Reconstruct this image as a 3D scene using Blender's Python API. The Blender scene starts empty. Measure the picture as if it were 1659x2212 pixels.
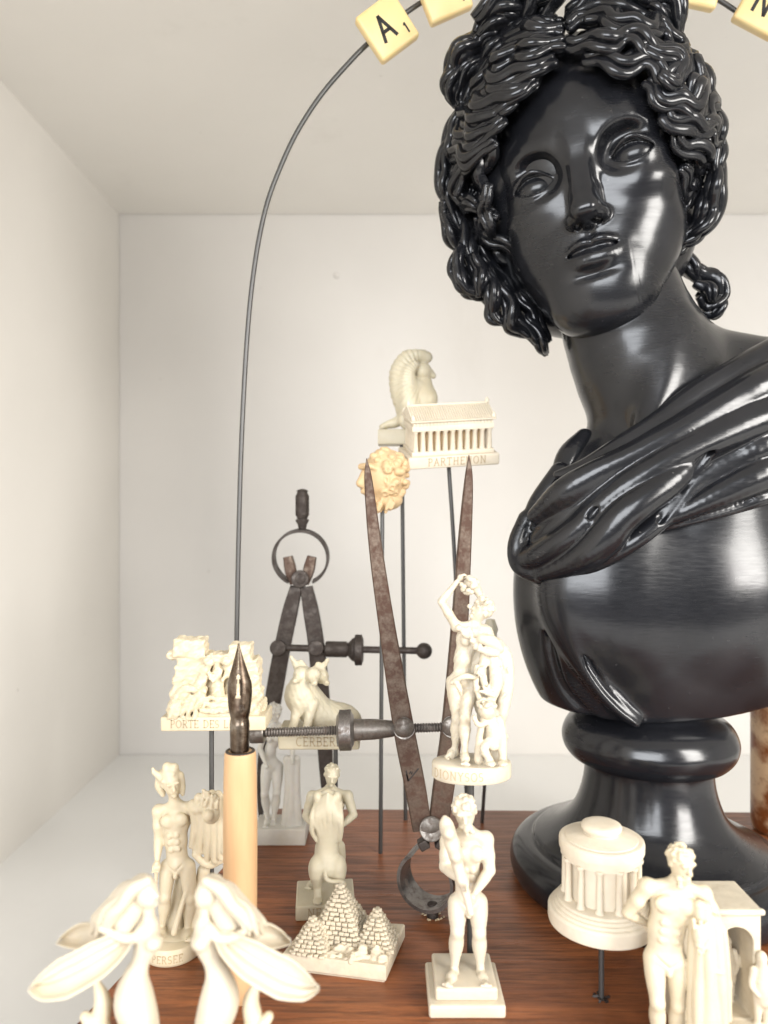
import bpy, math, random
import numpy as np
random.seed(7); RNG = np.random.default_rng(7)
SC = bpy.context.scene
COL = SC.collection
PI = math.pi
U = 0.0145            # one working unit in metres (a letter tile is about 1.9 cm)
F = 1620.0            # focal length in reference pixels (frame 1659 x 2212)
CZ = 12.94             # lens height above the shelf floor
ZB = -9.6             # top of the wooden board, relative to the lens

def V(*a): return np.array(a, dtype=float)
def P(px, py, D):     # a point that far in front of the lens plane
    return V((px-829.5)/F*D, D, (1106-py)/F*D)
def pxs(n, D): return n/F*D

# ------------------------------------------------------------------ camera
cam_d = bpy.data.cameras.new('camera'); cam = bpy.data.objects.new('camera', cam_d); COL.objects.link(cam)
cam.location = (0, 0, CZ*U); cam.rotation_euler = (PI/2, 0, 0)
cam_d.sensor_fit = 'VERTICAL'; cam_d.sensor_height = 24.0; cam_d.lens = 24.0*F/2212
cam_d.clip_start = 0.005; cam_d.clip_end = 50
cam_d.dof.use_dof = True; cam_d.dof.focus_distance = 17.2*U
cam_d.dof.aperture_fstop = (cam_d.lens/1000)/(0.16*U)
SC.camera = cam

# ------------------------------------------------------------------ world and lamps
w = bpy.data.worlds.new('World'); SC.world = w; w.use_nodes = True
bg = w.node_tree.nodes['Background']; bg.inputs[0].default_value = (1.0, 0.975, 0.94, 1); bg.inputs[1].default_value = 0.22

def area(name, loc, target, sx, sy, power, color):
    l = bpy.data.lights.new(name, 'AREA'); l.shape = 'RECTANGLE'; l.size = sx*U; l.size_y = sy*U
    l.energy = power; l.color = color
    o = bpy.data.objects.new(name, l); COL.objects.link(o)
    a = V(*loc); b = V(*target); o.location = (a[0]*U, a[1]*U, (a[2]+CZ)*U)
    from mathutils import Vector
    d = Vector((b-a).tolist()); o.rotation_euler = d.to_track_quat('-Z', 'Y').to_euler()
    return o
area('window_light', (60, -48, 24), (3, 18, -2), 34, 60, 28, (1.0, 0.97, 0.925))
area('room_window_light', (-26, -72, 18), (0, 20, -2), 64, 50, 22, (0.93, 0.96, 1.0))

SC.view_settings.view_transform = 'Standard'; SC.view_settings.look = 'None'
SC.view_settings.exposure = 0.26; SC.view_settings.gamma = 1.0; SC.view_settings.use_curve_mapping = False
SC.cycles.use_denoising = True; SC.cycles.max_bounces = 10; SC.cycles.diffuse_bounces = 5
SC.cycles.caustics_reflective = False; SC.cycles.caustics_refractive = False
SC.cycles.sample_clamp_indirect = 6

# ------------------------------------------------------------------ material helper
def new_mat(name):
    m = bpy.data.materials.new(name); m.use_nodes = True
    nt = m.node_tree; b = nt.nodes['Principled BSDF']
    return m, nt, b
def N(nt, t, **kw):
    n = nt.nodes.new(t)
    for k, v in kw.items(): setattr(n, k, v)
    return n
def tex_coord(nt, scale=(1,1,1), rot=(0,0,0), which='Object'):
    tc = N(nt, 'ShaderNodeTexCoord'); mp = N(nt, 'ShaderNodeMapping')
    nt.links.new(tc.outputs[which], mp.inputs[0]); mp.inputs['Scale'].default_value = scale; mp.inputs['Rotation'].default_value = rot
    return mp.outputs[0]
def noise(nt, vec, scale, detail=4, rough=0.5, dist=0.0):
    n = N(nt, 'ShaderNodeTexNoise'); n.inputs['Scale'].default_value = scale; n.inputs['Detail'].default_value = detail
    n.inputs['Roughness'].default_value = rough; n.inputs['Distortion'].default_value = dist
    if vec is not None: nt.links.new(vec, n.inputs['Vector'])
    return n.outputs['Fac']
def ramp(nt, fac, stops):
    r = N(nt, 'ShaderNodeValToRGB'); e = r.color_ramp.elements
    while len(e) < len(stops): e.new(0.5)
    for el, (p, c) in zip(e, stops):
        el.position = p; el.color = (c[0], c[1], c[2], 1) if not isinstance(c, (int, float)) else (c, c, c, 1)
    nt.links.new(fac, r.inputs[0]); return r.outputs[0]
def bump(nt, bsdf, height, strength, dist):
    b = N(nt, 'ShaderNodeBump'); b.inputs['Strength'].default_value = strength; b.inputs['Distance'].default_value = dist*U
    nt.links.new(height, b.inputs['Height']); nt.links.new(b.outputs[0], bsdf.inputs['Normal']); return b
def mixc(nt, fac, a, b):
    m = N(nt, 'ShaderNodeMix', data_type='RGBA')
    for s, v in ((0, fac), (6, a), (7, b)):
        if isinstance(v, (tuple, list)): m.inputs[s].default_value = (*v[:3], 1)
        elif isinstance(v, (int, float)): m.inputs[s].default_value = v
        else: nt.links.new(v, m.inputs[s])
    return m.outputs[2]

# ------------------------------------------------------------------ mesh builder (working units, relative to an origin)
class MB:
    def __init__(s): s.v = []; s.f = []; s.n = 0
    def add(s, verts, faces):
        verts = np.asarray(verts, float).reshape(-1, 3)
        s.v.append(verts); s.f += [tuple(i+s.n for i in f) for f in faces]; s.n += len(verts); return s
    def box(s, c, size, R=None, bev=0.0, taper=(1, 1)):
        hx, hy, hz = [d/2 for d in size]
        if bev <= 0:
            pts = []
            for z, t in ((-hz, 1), (hz, None)):
                tx, ty = (1, 1) if t else taper
                pts += [(-hx*tx, -hy*ty, z), (hx*tx, -hy*ty, z), (hx*tx, hy*ty, z), (-hx*tx, hy*ty, z)]
            fs = [(3,2,1,0),(4,5,6,7),(0,1,5,4),(1,2,6,5),(2,3,7,6),(3,0,4,7)]
        else:
            b = min(bev, hx*.9, hy*.9, hz*.9); n = 3
            def ring(z, ins, t):
                o = []
                for cx, cy, a0 in ((1,-1,-PI/2),(1,1,0),(-1,1,PI/2),(-1,-1,PI)):
                    for k in range(n+1):
                        a = a0+k*PI/2/n
                        x = cx*(hx-b)+math.cos(a)*(b-ins); y = cy*(hy-b)+math.sin(a)*(b-ins)
                        o.append((x*t[0], y*t[1], z))
                return o
            rings = []
            for k in range(n+1):
                a = (n-k)*PI/2/n; rings.append(ring(-hz+b*(1-math.sin(a)), b*(1-math.cos(a)), (1,1)))
            for k in range(n+1):
                a = (n-k)*PI/2/n; rings.append(ring(hz-b*(1-math.cos(a)), b*(1-math.sin(a)), taper))
            m = len(rings[0]); pts = [p for r in rings for p in r]; fs = []
            for i in range(len(rings)-1):
                for j in range(m):
                    fs.append((i*m+j, i*m+(j+1)%m, (i+1)*m+(j+1)%m, (i+1)*m+j))
            fs.append(tuple(reversed(range(m)))); fs.append(tuple((len(rings)-1)*m+j for j in range(m)))
        pts = np.array(pts, float)
        if R is not None: pts = pts @ np.asarray(R).T
        return s.add(pts+np.asarray(c), fs)
    def lathe(s, prof, c=(0,0,0), axis=(0,0,1), n=48, cap=True, mod=None):
        A = np.asarray(axis, float); A = A/np.linalg.norm(A)
        t = V(1,0,0) if abs(A[0]) < .9 else V(0,1,0)
        X = np.cross(t, A); X /= np.linalg.norm(X); Y = np.cross(A, X)
        pts = []
        for r, h in prof:
            for k in range(n):
                a = 2*PI*k/n; rr = r if mod is None else r*mod(a, h)
                pts.append(np.asarray(c)+A*h+X*math.cos(a)*rr+Y*math.sin(a)*rr)
        fs = []; m = len(prof)
        for i in range(m-1):
            for k in range(n): fs.append((i*n+k, i*n+(k+1)%n, (i+1)*n+(k+1)%n, (i+1)*n+k))
        if cap:
            fs.append(tuple(reversed(range(n)))); fs.append(tuple((m-1)*n+k for k in range(n)))
        return s.add(pts, fs)
    def cyl(s, a, b, r, r2=None, n=20, bev=0.0):
        a = np.asarray(a, float); b = np.asarray(b, float); L = np.linalg.norm(b-a); r2 = r if r2 is None else r2
        if bev > 0: prof = [(r-bev, 0), (r-bev*.3, bev*.3), (r, bev), (r2, L-bev), (r2-bev*.3, L-bev*.3), (r2-bev, L)]
        else: prof = [(r, 0), (r2, L)]
        return s.lathe(prof, a, b-a, n)
    def tube(s, path, rad, n=10, sec=None, up=None, cap=True):
        """sweep along path; rad scalar or per point; sec(theta)->(u,v) unit section"""
        path = np.asarray(path, float); m = len(path)
        rad = np.full(m, rad) if np.isscalar(rad) else np.asarray(rad, float)
        T = np.gradient(path, axis=0); T /= np.linalg.norm(T, axis=1)[:, None]+1e-12
        pts = []; nrm = None
        for i in range(m):
            if up is not None:
                u0 = up[i] if np.ndim(up) == 2 else np.asarray(up, float)
                nn = u0-T[i]*np.dot(u0, T[i])
            elif nrm is None:
                t = V(0,0,1) if abs(T[i][2]) < .9 else V(0,1,0); nn = t-T[i]*np.dot(t, T[i])
            else: nn = nrm-T[i]*np.dot(nrm, T[i])
            nn = nn/(np.linalg.norm(nn)+1e-12); nrm = nn; bb = np.cross(T[i], nn)
            for k in range(n):
                a = 2*PI*k/n
                u, v = (math.cos(a), math.sin(a)) if sec is None else sec(a)
                pts.append(path[i]+rad[i]*(nn*u+bb*v))
        fs = []
        for i in range(m-1):
            for k in range(n): fs.append((i*n+k, (i+1)*n+k, (i+1)*n+(k+1)%n, i*n+(k+1)%n))
        if cap: fs.append(tuple(range(n))); fs.append(tuple(reversed([(m-1)*n+k for k in range(n)])))
        return s.add(pts, fs)
    def prism(s, poly, d0, d1, frame):
        """polygon (u,v) extruded along w; frame=(origin,U,V,W)"""
        o, a, b, c = [np.asarray(q, float) for q in frame]; n = len(poly)
        pts = [o+a*u+b*v+c*d0 for u, v in poly]+[o+a*u+b*v+c*d1 for u, v in poly]
        fs = [tuple(reversed(range(n))), tuple(range(n, 2*n))]
        for k in range(n): fs.append((k, (k+1)%n, n+(k+1)%n, n+k))
        return s.add(pts, fs)
    def build(s, name, mat, parent=None, origin=None, smooth=40):
        v = np.concatenate(s.v); return mesh_obj(name, v, s.f, mat, parent, origin, smooth)

def W3(p): return ((p[0])*U, (p[1])*U, (p[2]+CZ)*U)
def mesh_obj(name, v, f, mat, parent=None, origin=None, smooth=40):
    me = bpy.data.meshes.new(name)
    org = parent['_org'] if (parent is not None and origin is None) else (origin if origin is not None else (0,0,-CZ))
    org = np.array(org, float)
    v = (np.asarray(v)-org)*U
    if isinstance(f, np.ndarray):
        k = f.shape[1]; nf = len(f)
        me.vertices.add(len(v)); me.vertices.foreach_set('co', v.astype(np.float32).ravel())
        me.loops.add(nf*k); me.loops.foreach_set('vertex_index', f.astype(np.int32).ravel())
        me.polygons.add(nf); me.polygons.foreach_set('loop_start', np.arange(0, nf*k, k, dtype=np.int32))
        me.update(calc_edges=True); me.validate()
    else:
        me.from_pydata([tuple(p) for p in v], [], f); me.update()
    if smooth is not None and smooth > 0:
        me.polygons.foreach_set('use_smooth', np.ones(len(me.polygons), bool))
        if smooth < 180: me.set_sharp_from_angle(angle=math.radians(smooth))
    if mat: me.materials.append(mat)
    o = bpy.data.objects.new(name, me); COL.objects.link(o)
    o['_org'] = [float(q) for q in org]
    if parent is not None: o.parent = parent
    else: o.location = W3(org)
    return o
def thing(name, label, cat, org, group=None):
    o = bpy.data.objects.new(name, None); COL.objects.link(o); o.location = W3(org); o['_org'] = [float(q) for q in org]
    o['label'] = label; o['category'] = cat; o.empty_display_size = 0.01
    if group: o['group'] = group
    return o
def tag(o, label, cat, group=None):
    o['label'] = label; o['category'] = cat
    if group: o['group'] = group
    return o

# ------------------------------------------------------------------ sculpting: signed distance fields on a grid
def rotm(rx=0, ry=0, rz=0):
    rx, ry, rz = [math.radians(a) for a in (rx, ry, rz)]
    cx, sx, cy, sy, cz, sz = math.cos(rx), math.sin(rx), math.cos(ry), math.sin(ry), math.cos(rz), math.sin(rz)
    X = np.array([[1,0,0],[0,cx,-sx],[0,sx,cx]]); Y = np.array([[cy,0,sy],[0,1,0],[-sy,0,cy]]); Z = np.array([[cz,-sz,0],[sz,cz,0],[0,0,1]])
    return Z @ Y @ X
class Sculpt:
    def __init__(s, lo, hi, vox, m=0.2):
        s.vox = vox; s.m = m
        s.ax = [np.arange(lo[i], hi[i]+vox, vox, dtype=np.float32) for i in range(3)]
        s.D = np.full([len(a) for a in s.ax], 9.0, np.float32)
        s.T = None                       # optional (R, t): prims are given in a local frame
    def _win(s, lo, hi):
        sl = []
        for i in range(3):
            a = np.searchsorted(s.ax[i], lo[i]); b = np.searchsorted(s.ax[i], hi[i])
            if b <= a: return None, None
            sl.append(slice(a, b))
        return tuple(sl), (s.ax[0][sl[0]][:, None, None], s.ax[1][sl[1]][None, :, None], s.ax[2][sl[2]][None, None, :])
    def comb(s, sl, d, k, mode):
        A = s.D[sl]; k = max(k, 1e-4)
        if mode == 'add':
            h = np.maximum(k-np.abs(A-d), 0)/k; s.D[sl] = np.minimum(A, d)-h*h*(k*.25)
        elif mode == 'sub':
            d = -d; h = np.maximum(k-np.abs(A-d), 0)/k; s.D[sl] = np.maximum(A, d)+h*h*(k*.25)
        elif mode == 'and':
            h = np.maximum(k-np.abs(A-d), 0)/k; s.D[sl] = np.maximum(A, d)+h*h*(k*.25)
    def ell(s, c, r, k=.1, R=None, mode='add'):
        c = np.asarray(c, float); r = np.asarray(r if np.ndim(r) else (r,)*3, float)
        if R is not None: R = np.asarray(R)
        e = (np.abs(R) @ r if R is not None else r)+max(k, s.m)*1.7
        sl, g = s._win(c-e, c+e)
        if sl is None: return s
        X, Y, Z = g[0]-np.float32(c[0]), g[1]-np.float32(c[1]), g[2]-np.float32(c[2])
        if R is not None:
            M = R.T.astype(np.float32)
            X, Y, Z = M[0,0]*X+M[0,1]*Y+M[0,2]*Z, M[1,0]*X+M[1,1]*Y+M[1,2]*Z, M[2,0]*X+M[2,1]*Y+M[2,2]*Z
        r = r.astype(np.float32)
        if r[0] == r[1] == r[2]: d = np.sqrt(X*X+Y*Y+Z*Z)-r[0]
        else:
            k0 = np.sqrt((X/r[0])**2+(Y/r[1])**2+(Z/r[2])**2); k1 = np.sqrt((X/r[0]**2)**2+(Y/r[1]**2)**2+(Z/r[2]**2)**2)+1e-6
            d = k0*(k0-1)/k1
            d = np.where(k0 < 1e-3, -r.min(), d)
        s.comb(sl, d.astype(np.float32), k, mode); return s
    def cone(s, a, b, ra, rb, k=.1, mode='add', flat=None):
        """tapered capsule; flat=(dir, f) squashes the section along dir by f (<1 thinner)"""
        a = np.asarray(a, float); b = np.asarray(b, float); e = max(ra, rb)+max(k, s.m)
        sl, g = s._win(np.minimum(a, b)-e, np.maximum(a, b)+e)
        if sl is None: return s
        ab = b-a; L2 = float(ab @ ab)+1e-9
        X, Y, Z = g[0]-np.float32(a[0]), g[1]-np.float32(a[1]), g[2]-np.float32(a[2])
        t = np.clip((X*np.float32(ab[0])+Y*np.float32(ab[1])+Z*np.float32(ab[2]))/np.float32(L2), 0, 1)
        X = X-t*np.float32(ab[0]); Y = Y-t*np.float32(ab[1]); Z = Z-t*np.float32(ab[2])
        if flat is not None:
            n = np.asarray(flat[0], float); n /= np.linalg.norm(n); q = np.float32(1/flat[1]-1)
            w_ = (X*np.float32(n[0])+Y*np.float32(n[1])+Z*np.float32(n[2]))*q
            X = X+w_*np.float32(n[0]); Y = Y+w_*np.float32(n[1]); Z = Z+w_*np.float32(n[2])
            d = np.sqrt(X*X+Y*Y+Z*Z)-(np.float32(ra)+np.float32(rb-ra)*t); d = d*np.float32(max(flat[1], .35))
        else: d = np.sqrt(X*X+Y*Y+Z*Z)-(np.float32(ra)+np.float32(rb-ra)*t)
        s.comb(sl, d, k, mode); return s
    def path(s, pts, rads, k=.1, mode='add', flat=None):
        """polyline of cones, joined hard first so that the soft blend does not bulge at the joints"""
        pts = np.asarray(pts, float); rads = [rads]*len(pts) if np.isscalar(rads) else rads
        mg = max(k, s.m)*1.05; e = max(rads)+mg
        sl, g = s._win(pts.min(0)-e, pts.max(0)+e)
        if sl is None: return s
        keep = s.D; tmp = np.full(s.D[sl].shape, 9.0, np.float32); ax = s.ax
        s.D = tmp; s.ax = [a[q] for a, q in zip(ax, sl)]
        for i in range(len(pts)-1): s.cone(pts[i], pts[i+1], rads[i], rads[i+1], 0, 'add', flat)
        s.D = keep; s.ax = ax
        s.comb(sl, tmp, k, mode); return s
    def box(s, c, size, rnd=.02, k=.02, R=None, mode='add'):
        c = np.asarray(c, float); h = np.asarray(size, float)/2
        if R is not None: R = np.asarray(R)
        e = (np.abs(R) @ h if R is not None else h)+max(k, s.m)
        sl, g = s._win(c-e, c+e)
        if sl is None: return s
        X, Y, Z = [g[i]-np.float32(c[i]) for i in range(3)]
        if R is not None:
            M = R.T.astype(np.float32)
            X, Y, Z = M[0,0]*X+M[0,1]*Y+M[0,2]*Z, M[1,0]*X+M[1,1]*Y+M[1,2]*Z, M[2,0]*X+M[2,1]*Y+M[2,2]*Z
        q = [np.abs(v)-np.float32(hh-rnd) for v, hh in zip((X, Y, Z), h)]
        d = np.sqrt(np.maximum(q[0], 0)**2+np.maximum(q[1], 0)**2+np.maximum(q[2], 0)**2)+np.minimum(np.maximum(np.maximum(q[0], q[1]), q[2]), 0)-np.float32(rnd)
        s.comb(sl, d, k, mode); return s
    def disc(s, c, r, h, rnd=.02, k=.02, mode='add'):
        """upright cylinder, r may be (rx, ry)"""
        c = np.asarray(c, float); rx, ry = r if np.ndim(r) else (r, r); e = V(rx, ry, h/2)+max(k, s.m)
        sl, g = s._win(c-e, c+e)
        if sl is None: return s
        X, Y, Z = [g[i]-np.float32(c[i]) for i in range(3)]
        q0 = (np.sqrt((X/rx)**2+(Y/ry)**2)-1)*min(rx, ry)+rnd; q1 = np.abs(Z)-np.float32(h/2-rnd)
        d = np.sqrt(np.maximum(q0, 0)**2+np.maximum(q1, 0)**2)+np.minimum(np.maximum(q0, q1), 0)-np.float32(rnd)
        s.comb(sl, d.astype(np.float32), k, mode); return s
    def bumpf(s, c, r, amp):
        """push the surface out (amp>0) by a soft gaussian"""
        c = np.asarray(c, float); r = np.asarray(r if np.ndim(r) else (r,)*3, float); e = r*2.6
        sl, g = s._win(c-e, c+e)
        if sl is None: return s
        q = ((g[0]-np.float32(c[0]))/np.float32(r[0]))**2+((g[1]-np.float32(c[1]))/np.float32(r[1]))**2+((g[2]-np.float32(c[2]))/np.float32(r[2]))**2
        s.D[sl] -= np.float32(amp)*np.exp(-q); return s
    def field(s, lo, hi, fn):
        sl, g = s._win(lo, hi)
        if sl is None: return s
        s.D[sl] = fn(s.D[sl], *g).astype(np.float32); return s
    def mesh(s):
        D = s.D; nx, ny, nz = D.shape; neg = D < 0
        c = np.zeros((nx-1, ny-1, nz-1), np.uint8)
        for i in (0, 1):
            for j in (0, 1):
                for k in (0, 1): c += neg[i:nx-1+i, j:ny-1+j, k:nz-1+k]
        act = (c > 0) & (c < 8); I, J, K = np.nonzero(act); n = len(I)
        idx = np.full(act.shape, -1, np.int32); idx[I, J, K] = np.arange(n, dtype=np.int32)
        cor = [(i, j, k) for i in (0,1) for j in (0,1) for k in (0,1)]
        val = np.stack([D[I+i, J+j, K+k] for i, j, k in cor], 1)
        acc = np.zeros((n, 3)); cnt = np.zeros(n)
        for a in range(8):
            for b in range(a+1, 8):
                ca, cb = np.array(cor[a]), np.array(cor[b])
                if np.abs(ca-cb).sum() != 1: continue
                va, vb = val[:, a], val[:, b]; m = (va < 0) != (vb < 0)
                t = np.where(m, va/(va-vb+1e-20), 0)
                acc += np.where(m[:, None], ca+(cb-ca)*t[:, None], 0); cnt += m
        pos = acc/cnt[:, None]+np.stack([I, J, K], 1)
        v = pos*s.vox+np.array([s.ax[0][0], s.ax[1][0], s.ax[2][0]])
        quads = []
        for ax in range(3):
            sh = [slice(None)]*3; sh2 = [slice(None)]*3; sh[ax] = slice(0, -1); sh2[ax] = slice(1, None)
            A = neg[tuple(sh)]; B = neg[tuple(sh2)]; m = A != B
            o1, o2 = [(1, 2), (2, 0), (0, 1)][ax]
            E = np.stack(np.nonzero(m), 1)
            ok = (E[:, o1] > 0) & (E[:, o2] > 0) & (E[:, o1] < D.shape[o1]-1) & (E[:, o2] < D.shape[o2]-1); E = E[ok]
            flip = A[tuple(E.T)]
            def cell(d1, d2):
                q = E.copy(); q[:, o1] -= d1; q[:, o2] -= d2; return idx[tuple(q.T)]
            q = np.stack([cell(1,1), cell(0,1), cell(0,0), cell(1,0)], 1)
            q = np.where(flip[:, None], q, q[:, ::-1]); quads.append(q)
        return v, np.concatenate(quads)
    def build(s, name, mat, parent=None, xf=None, origin=None, smooth=180):
        v, f = s.mesh(); s.D = None
        if xf is not None: v = xf(v)
        return mesh_obj(name, v, f, mat, parent, origin, smooth)
def smooth_path(pts, n=8):
    """Catmull-Rom through the points"""
    p = np.asarray(pts, float); p = np.vstack([2*p[0]-p[1], p, 2*p[-1]-p[-2]]); out = []
    for i in range(1, len(p)-2):
        for k in range(n):
            t = k/n; a, b, c, d = p[i-1], p[i], p[i+1], p[i+2]
            out.append(.5*((2*b)+(-a+c)*t+(2*a-5*b+4*c-d)*t*t+(-a+3*b-3*c+d)*t**3))
    out.append(p[-2]); return np.array(out)
def poly(pts, rads, n=6):
    """smooth polyline + smooth radii for Sculpt.path"""
    q = smooth_path([list(a)+[r] for a, r in zip(pts, rads)], n); return [x[:3] for x in q], [max(float(x[3]), .005) for x in q]
# ------------------------------------------------------------------ materials
def wall_mat(name, col, bs=.02):
    m, nt, b = new_mat(name); vec = tex_coord(nt)
    n1 = noise(nt, vec, 9, 5, .6); n2 = noise(nt, vec, 60, 3, .5)
    c = mixc(nt, ramp(nt, n1, [(.3, 0), (.75, 1)]), [q*.955 for q in col], col)
    c = mixc(nt, ramp(nt, noise(nt, tex_coord(nt, (1, 1, .35)), 16, 6, .7), [(.60, 0), (.78, .12)]), c, (.42, .38, .32))
    c = mixc(nt, ramp(nt, noise(nt, vec, 130, 2, .5), [(.765, 0), (.79, .35)]), c, (.30, .27, .23))
    nt.links.new(c, b.inputs['Base Color']); b.inputs['Roughness'].default_value = .55
    b.inputs['Specular IOR Level'].default_value = .3
    mm = N(nt, 'ShaderNodeMath', operation='ADD'); nt.links.new(n1, mm.inputs[0]); nt.links.new(n2, mm.inputs[1])
    bump(nt, b, mm.outputs[0], .25, bs); return m
M = {}
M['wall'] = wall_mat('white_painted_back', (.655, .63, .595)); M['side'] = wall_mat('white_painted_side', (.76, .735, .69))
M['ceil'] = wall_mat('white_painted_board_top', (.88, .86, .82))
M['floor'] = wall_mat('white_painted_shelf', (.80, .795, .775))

def resin(name, col, rough=.42, sss=.25, bmp=.012, spec=.4, mottle=.06):
    m, nt, b = new_mat(name); vec = tex_coord(nt)
    n1 = noise(nt, vec, 150, 4, .6); n2 = noise(nt, vec, 520, 3, .6)
    c = mixc(nt, ramp(nt, n1, [(.35, 0), (.7, 1)]), [q*(1-mottle) for q in col], [min(1, q*(1+mottle*.5)) for q in col])
    c = mixc(nt, ramp(nt, noise(nt, vec, 45, 5, .65), [(.50, 0), (.74, .45)]), c, [col[0]*.80, col[1]*.72, col[2]*.58])
    nt.links.new(c, b.inputs['Base Color']); b.inputs['Roughness'].default_value = rough
    b.inputs['Specular IOR Level'].default_value = spec
    b.inputs['Subsurface Weight'].default_value = sss; b.inputs['Subsurface Radius'].default_value = (1.0, .75, .45)
    b.inputs['Subsurface Scale'].default_value = .07*U
    mm = N(nt, 'ShaderNodeMath', operation='ADD'); nt.links.new(n1, mm.inputs[0]); nt.links.new(n2, mm.inputs[1])
    bump(nt, b, mm.outputs[0], .35, bmp); return m
M['cream'] = resin('cream_resin', (.60, .52, .375))
M['white_resin'] = resin('white_resin', (.57, .505, .395))
M['pale'] = resin('pale_plaster_resin', (.60, .575, .52), .5)
M['green_ivory'] = resin('greenish_ivory_resin', (.57, .515, .385))
M['chalk'] = resin('chalky_pinkish_plaster', (.66, .585, .465), .7, .1, .02, .25)
M['stone'] = resin('worn_plaster', (.60, .53, .41), .7, .1, .03, .25, .14)
M['tan_resin'] = resin('tan_resin', (.60, .43, .245), .5, .3)
M['letter'] = resin('letter_shade_and_sawdust_tan', (.43, .335, .215), .7, .0)  # darker tan on raised strokes paints the shade of cut letters; also colours sawdust

def rust_metal(name, steel, rust, amt, rough=.45):
    m, nt, b = new_mat(name); vec = tex_coord(nt)
    n1 = noise(nt, vec, 300, 8, .70); n2 = noise(nt, vec, 1400, 3, .6)
    f = ramp(nt, n1, [(amt-.07, 0), (amt+.10, 1)])
    s2 = mixc(nt, ramp(nt, n2, [(.3, 0), (.7, 1)]), [q*.75 for q in steel], steel)
    nt.links.new(mixc(nt, f, rust, s2), b.inputs['Base Color'])
    nt.links.new(ramp(nt, f, [(0, .15), (1, .85)]), b.inputs['Metallic'])
    nt.links.new(ramp(nt, f, [(0, .72), (1, rough)]), b.inputs['Roughness'])
    bump(nt, b, n1, .3, .02); return m
M['rust'] = rust_metal('rusty_steel', (.155, .115, .088), (.066, .031, .018), .485)
M['rust_dark'] = rust_metal('dark_browned_steel', (.10, .085, .075), (.035, .024, .019), .50)
M['steel'] = rust_metal('grey_worn_steel', (.24, .22, .205), (.09, .065, .05), .40, .32)
M['bolt'] = rust_metal('dull_round_steel', (.20, .18, .16), (.07, .05, .038), .44, .36)
m, nt, b = new_mat('grey_wire'); b.inputs['Base Color'].default_value = (.10, .098, .095, 1); b.inputs['Metallic'].default_value = .7; b.inputs['Roughness'].default_value = .42; M['wire'] = m

m, nt, b = new_mat('walnut_wood'); tc = tex_coord(nt, (1, 1, 1))
mp = tex_coord(nt, (6, 90, 40)); g1 = noise(nt, mp, 1.6, 6, .62, .35)
mp2 = tex_coord(nt, (28, 420, 100)); g2 = noise(nt, mp2, 1.5, 4, .7, .1)
n3 = noise(nt, tc, 10, 4, .5)
c = ramp(nt, g1, [(.22, (.095, .031, .012)), (.45, (.215, .068, .024)), (.62, (.31, .105, .037)), (.82, (.185, .060, .022))])
c2 = mixc(nt, ramp(nt, g2, [(.38, .70), (.56, 0)]), c, (.050, .018, .008))
c3 = mixc(nt, ramp(nt, n3, [(.35, 0), (.7, .45)]), c2, (.20, .078, .034))
nd = noise(nt, tc, 700, 2, .5); c3 = mixc(nt, ramp(nt, nd, [(.74, 0), (.80, .45)]), c3, (.30, .25, .20)); nt.links.new(c3, b.inputs['Base Color']); nt.links.new(ramp(nt, g2, [(.3, .46), (.7, .26)]), b.inputs['Roughness'])
b.inputs['Specular IOR Level'].default_value = .42; bump(nt, b, g2, .45, .025); M['walnut'] = m
m, nt, b = new_mat('dark_board_edge'); b.inputs['Base Color'].default_value = (.022, .015, .012, 1); b.inputs['Roughness'].default_value = .5; M['edge'] = m

# ------------------------------------------------------------------ the white shelf niche
DW, XL, XR = 40.0, -14.11, 46.0
ZC = (1106-463)/F*DW; YF = -6.0
def sheet(name, box_c, box_s, mat):
    o = MB().box(box_c, box_s).build(name, mat, None, (box_c[0], box_c[1], box_c[2]), 0); o['kind'] = 'structure'; return o
t = 1.2
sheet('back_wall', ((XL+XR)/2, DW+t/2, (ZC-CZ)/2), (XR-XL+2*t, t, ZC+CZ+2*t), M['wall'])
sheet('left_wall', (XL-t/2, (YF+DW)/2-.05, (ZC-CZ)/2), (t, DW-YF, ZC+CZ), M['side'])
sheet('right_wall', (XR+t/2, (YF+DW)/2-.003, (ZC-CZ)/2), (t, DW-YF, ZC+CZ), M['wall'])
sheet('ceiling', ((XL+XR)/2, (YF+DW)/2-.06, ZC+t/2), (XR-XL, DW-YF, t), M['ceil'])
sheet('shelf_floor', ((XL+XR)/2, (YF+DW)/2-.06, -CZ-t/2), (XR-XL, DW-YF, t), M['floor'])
# filled pin hole on the back wall
c = P(727, 595, DW-.02)
o = MB().lathe([(.16, 0), (.15, .05), (.09, .09), (.03, .1)], c, (0,-1,0), 20).build('wall_plug', M['wall'], None, c); tag(o, 'small filled pin hole bump on the white back wall', 'wall plug')

# ------------------------------------------------------------------ the wooden board
bd = thing('wooden_board', 'dark reddish walnut board lying under the bust and the charms', 'board', (2, 18, -CZ))
outline = [(-3.45, 24.3), (-6.5, 11.0), (-6.9, 9.2), (16.6, 9.2), (16.6, 23.9)]
mb = MB(); n = len(outline)
cx, cy = np.mean([p[0] for p in outline]), np.mean([p[1] for p in outline])
def inset(p, d):
    dx, dy = p[0]-cx, p[1]-cy; L = math.hypot(dx, dy); return (p[0]-dx/L*d, p[1]-dy/L*d)
rings = [([inset(p, .0) for p in outline], ZB-.36), ([inset(p, .0) for p in outline], ZB-.06), ([inset(p, .05) for p in outline], ZB)]
pts = [(x, y, z) for r, z in rings for x, y in r]; fs = []
for i in range(2):
    for k in range(n): fs.append((i*n+(k+1)%n, i*n+k, (i+1)*n+k, (i+1)*n+(k+1)%n))
fs.append(tuple(reversed([2*n+k for k in range(n)]))); fs.append(tuple(range(n)))
mb.add(pts, fs); mb.build('board_top', M['walnut'], bd, smooth=0)
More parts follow.
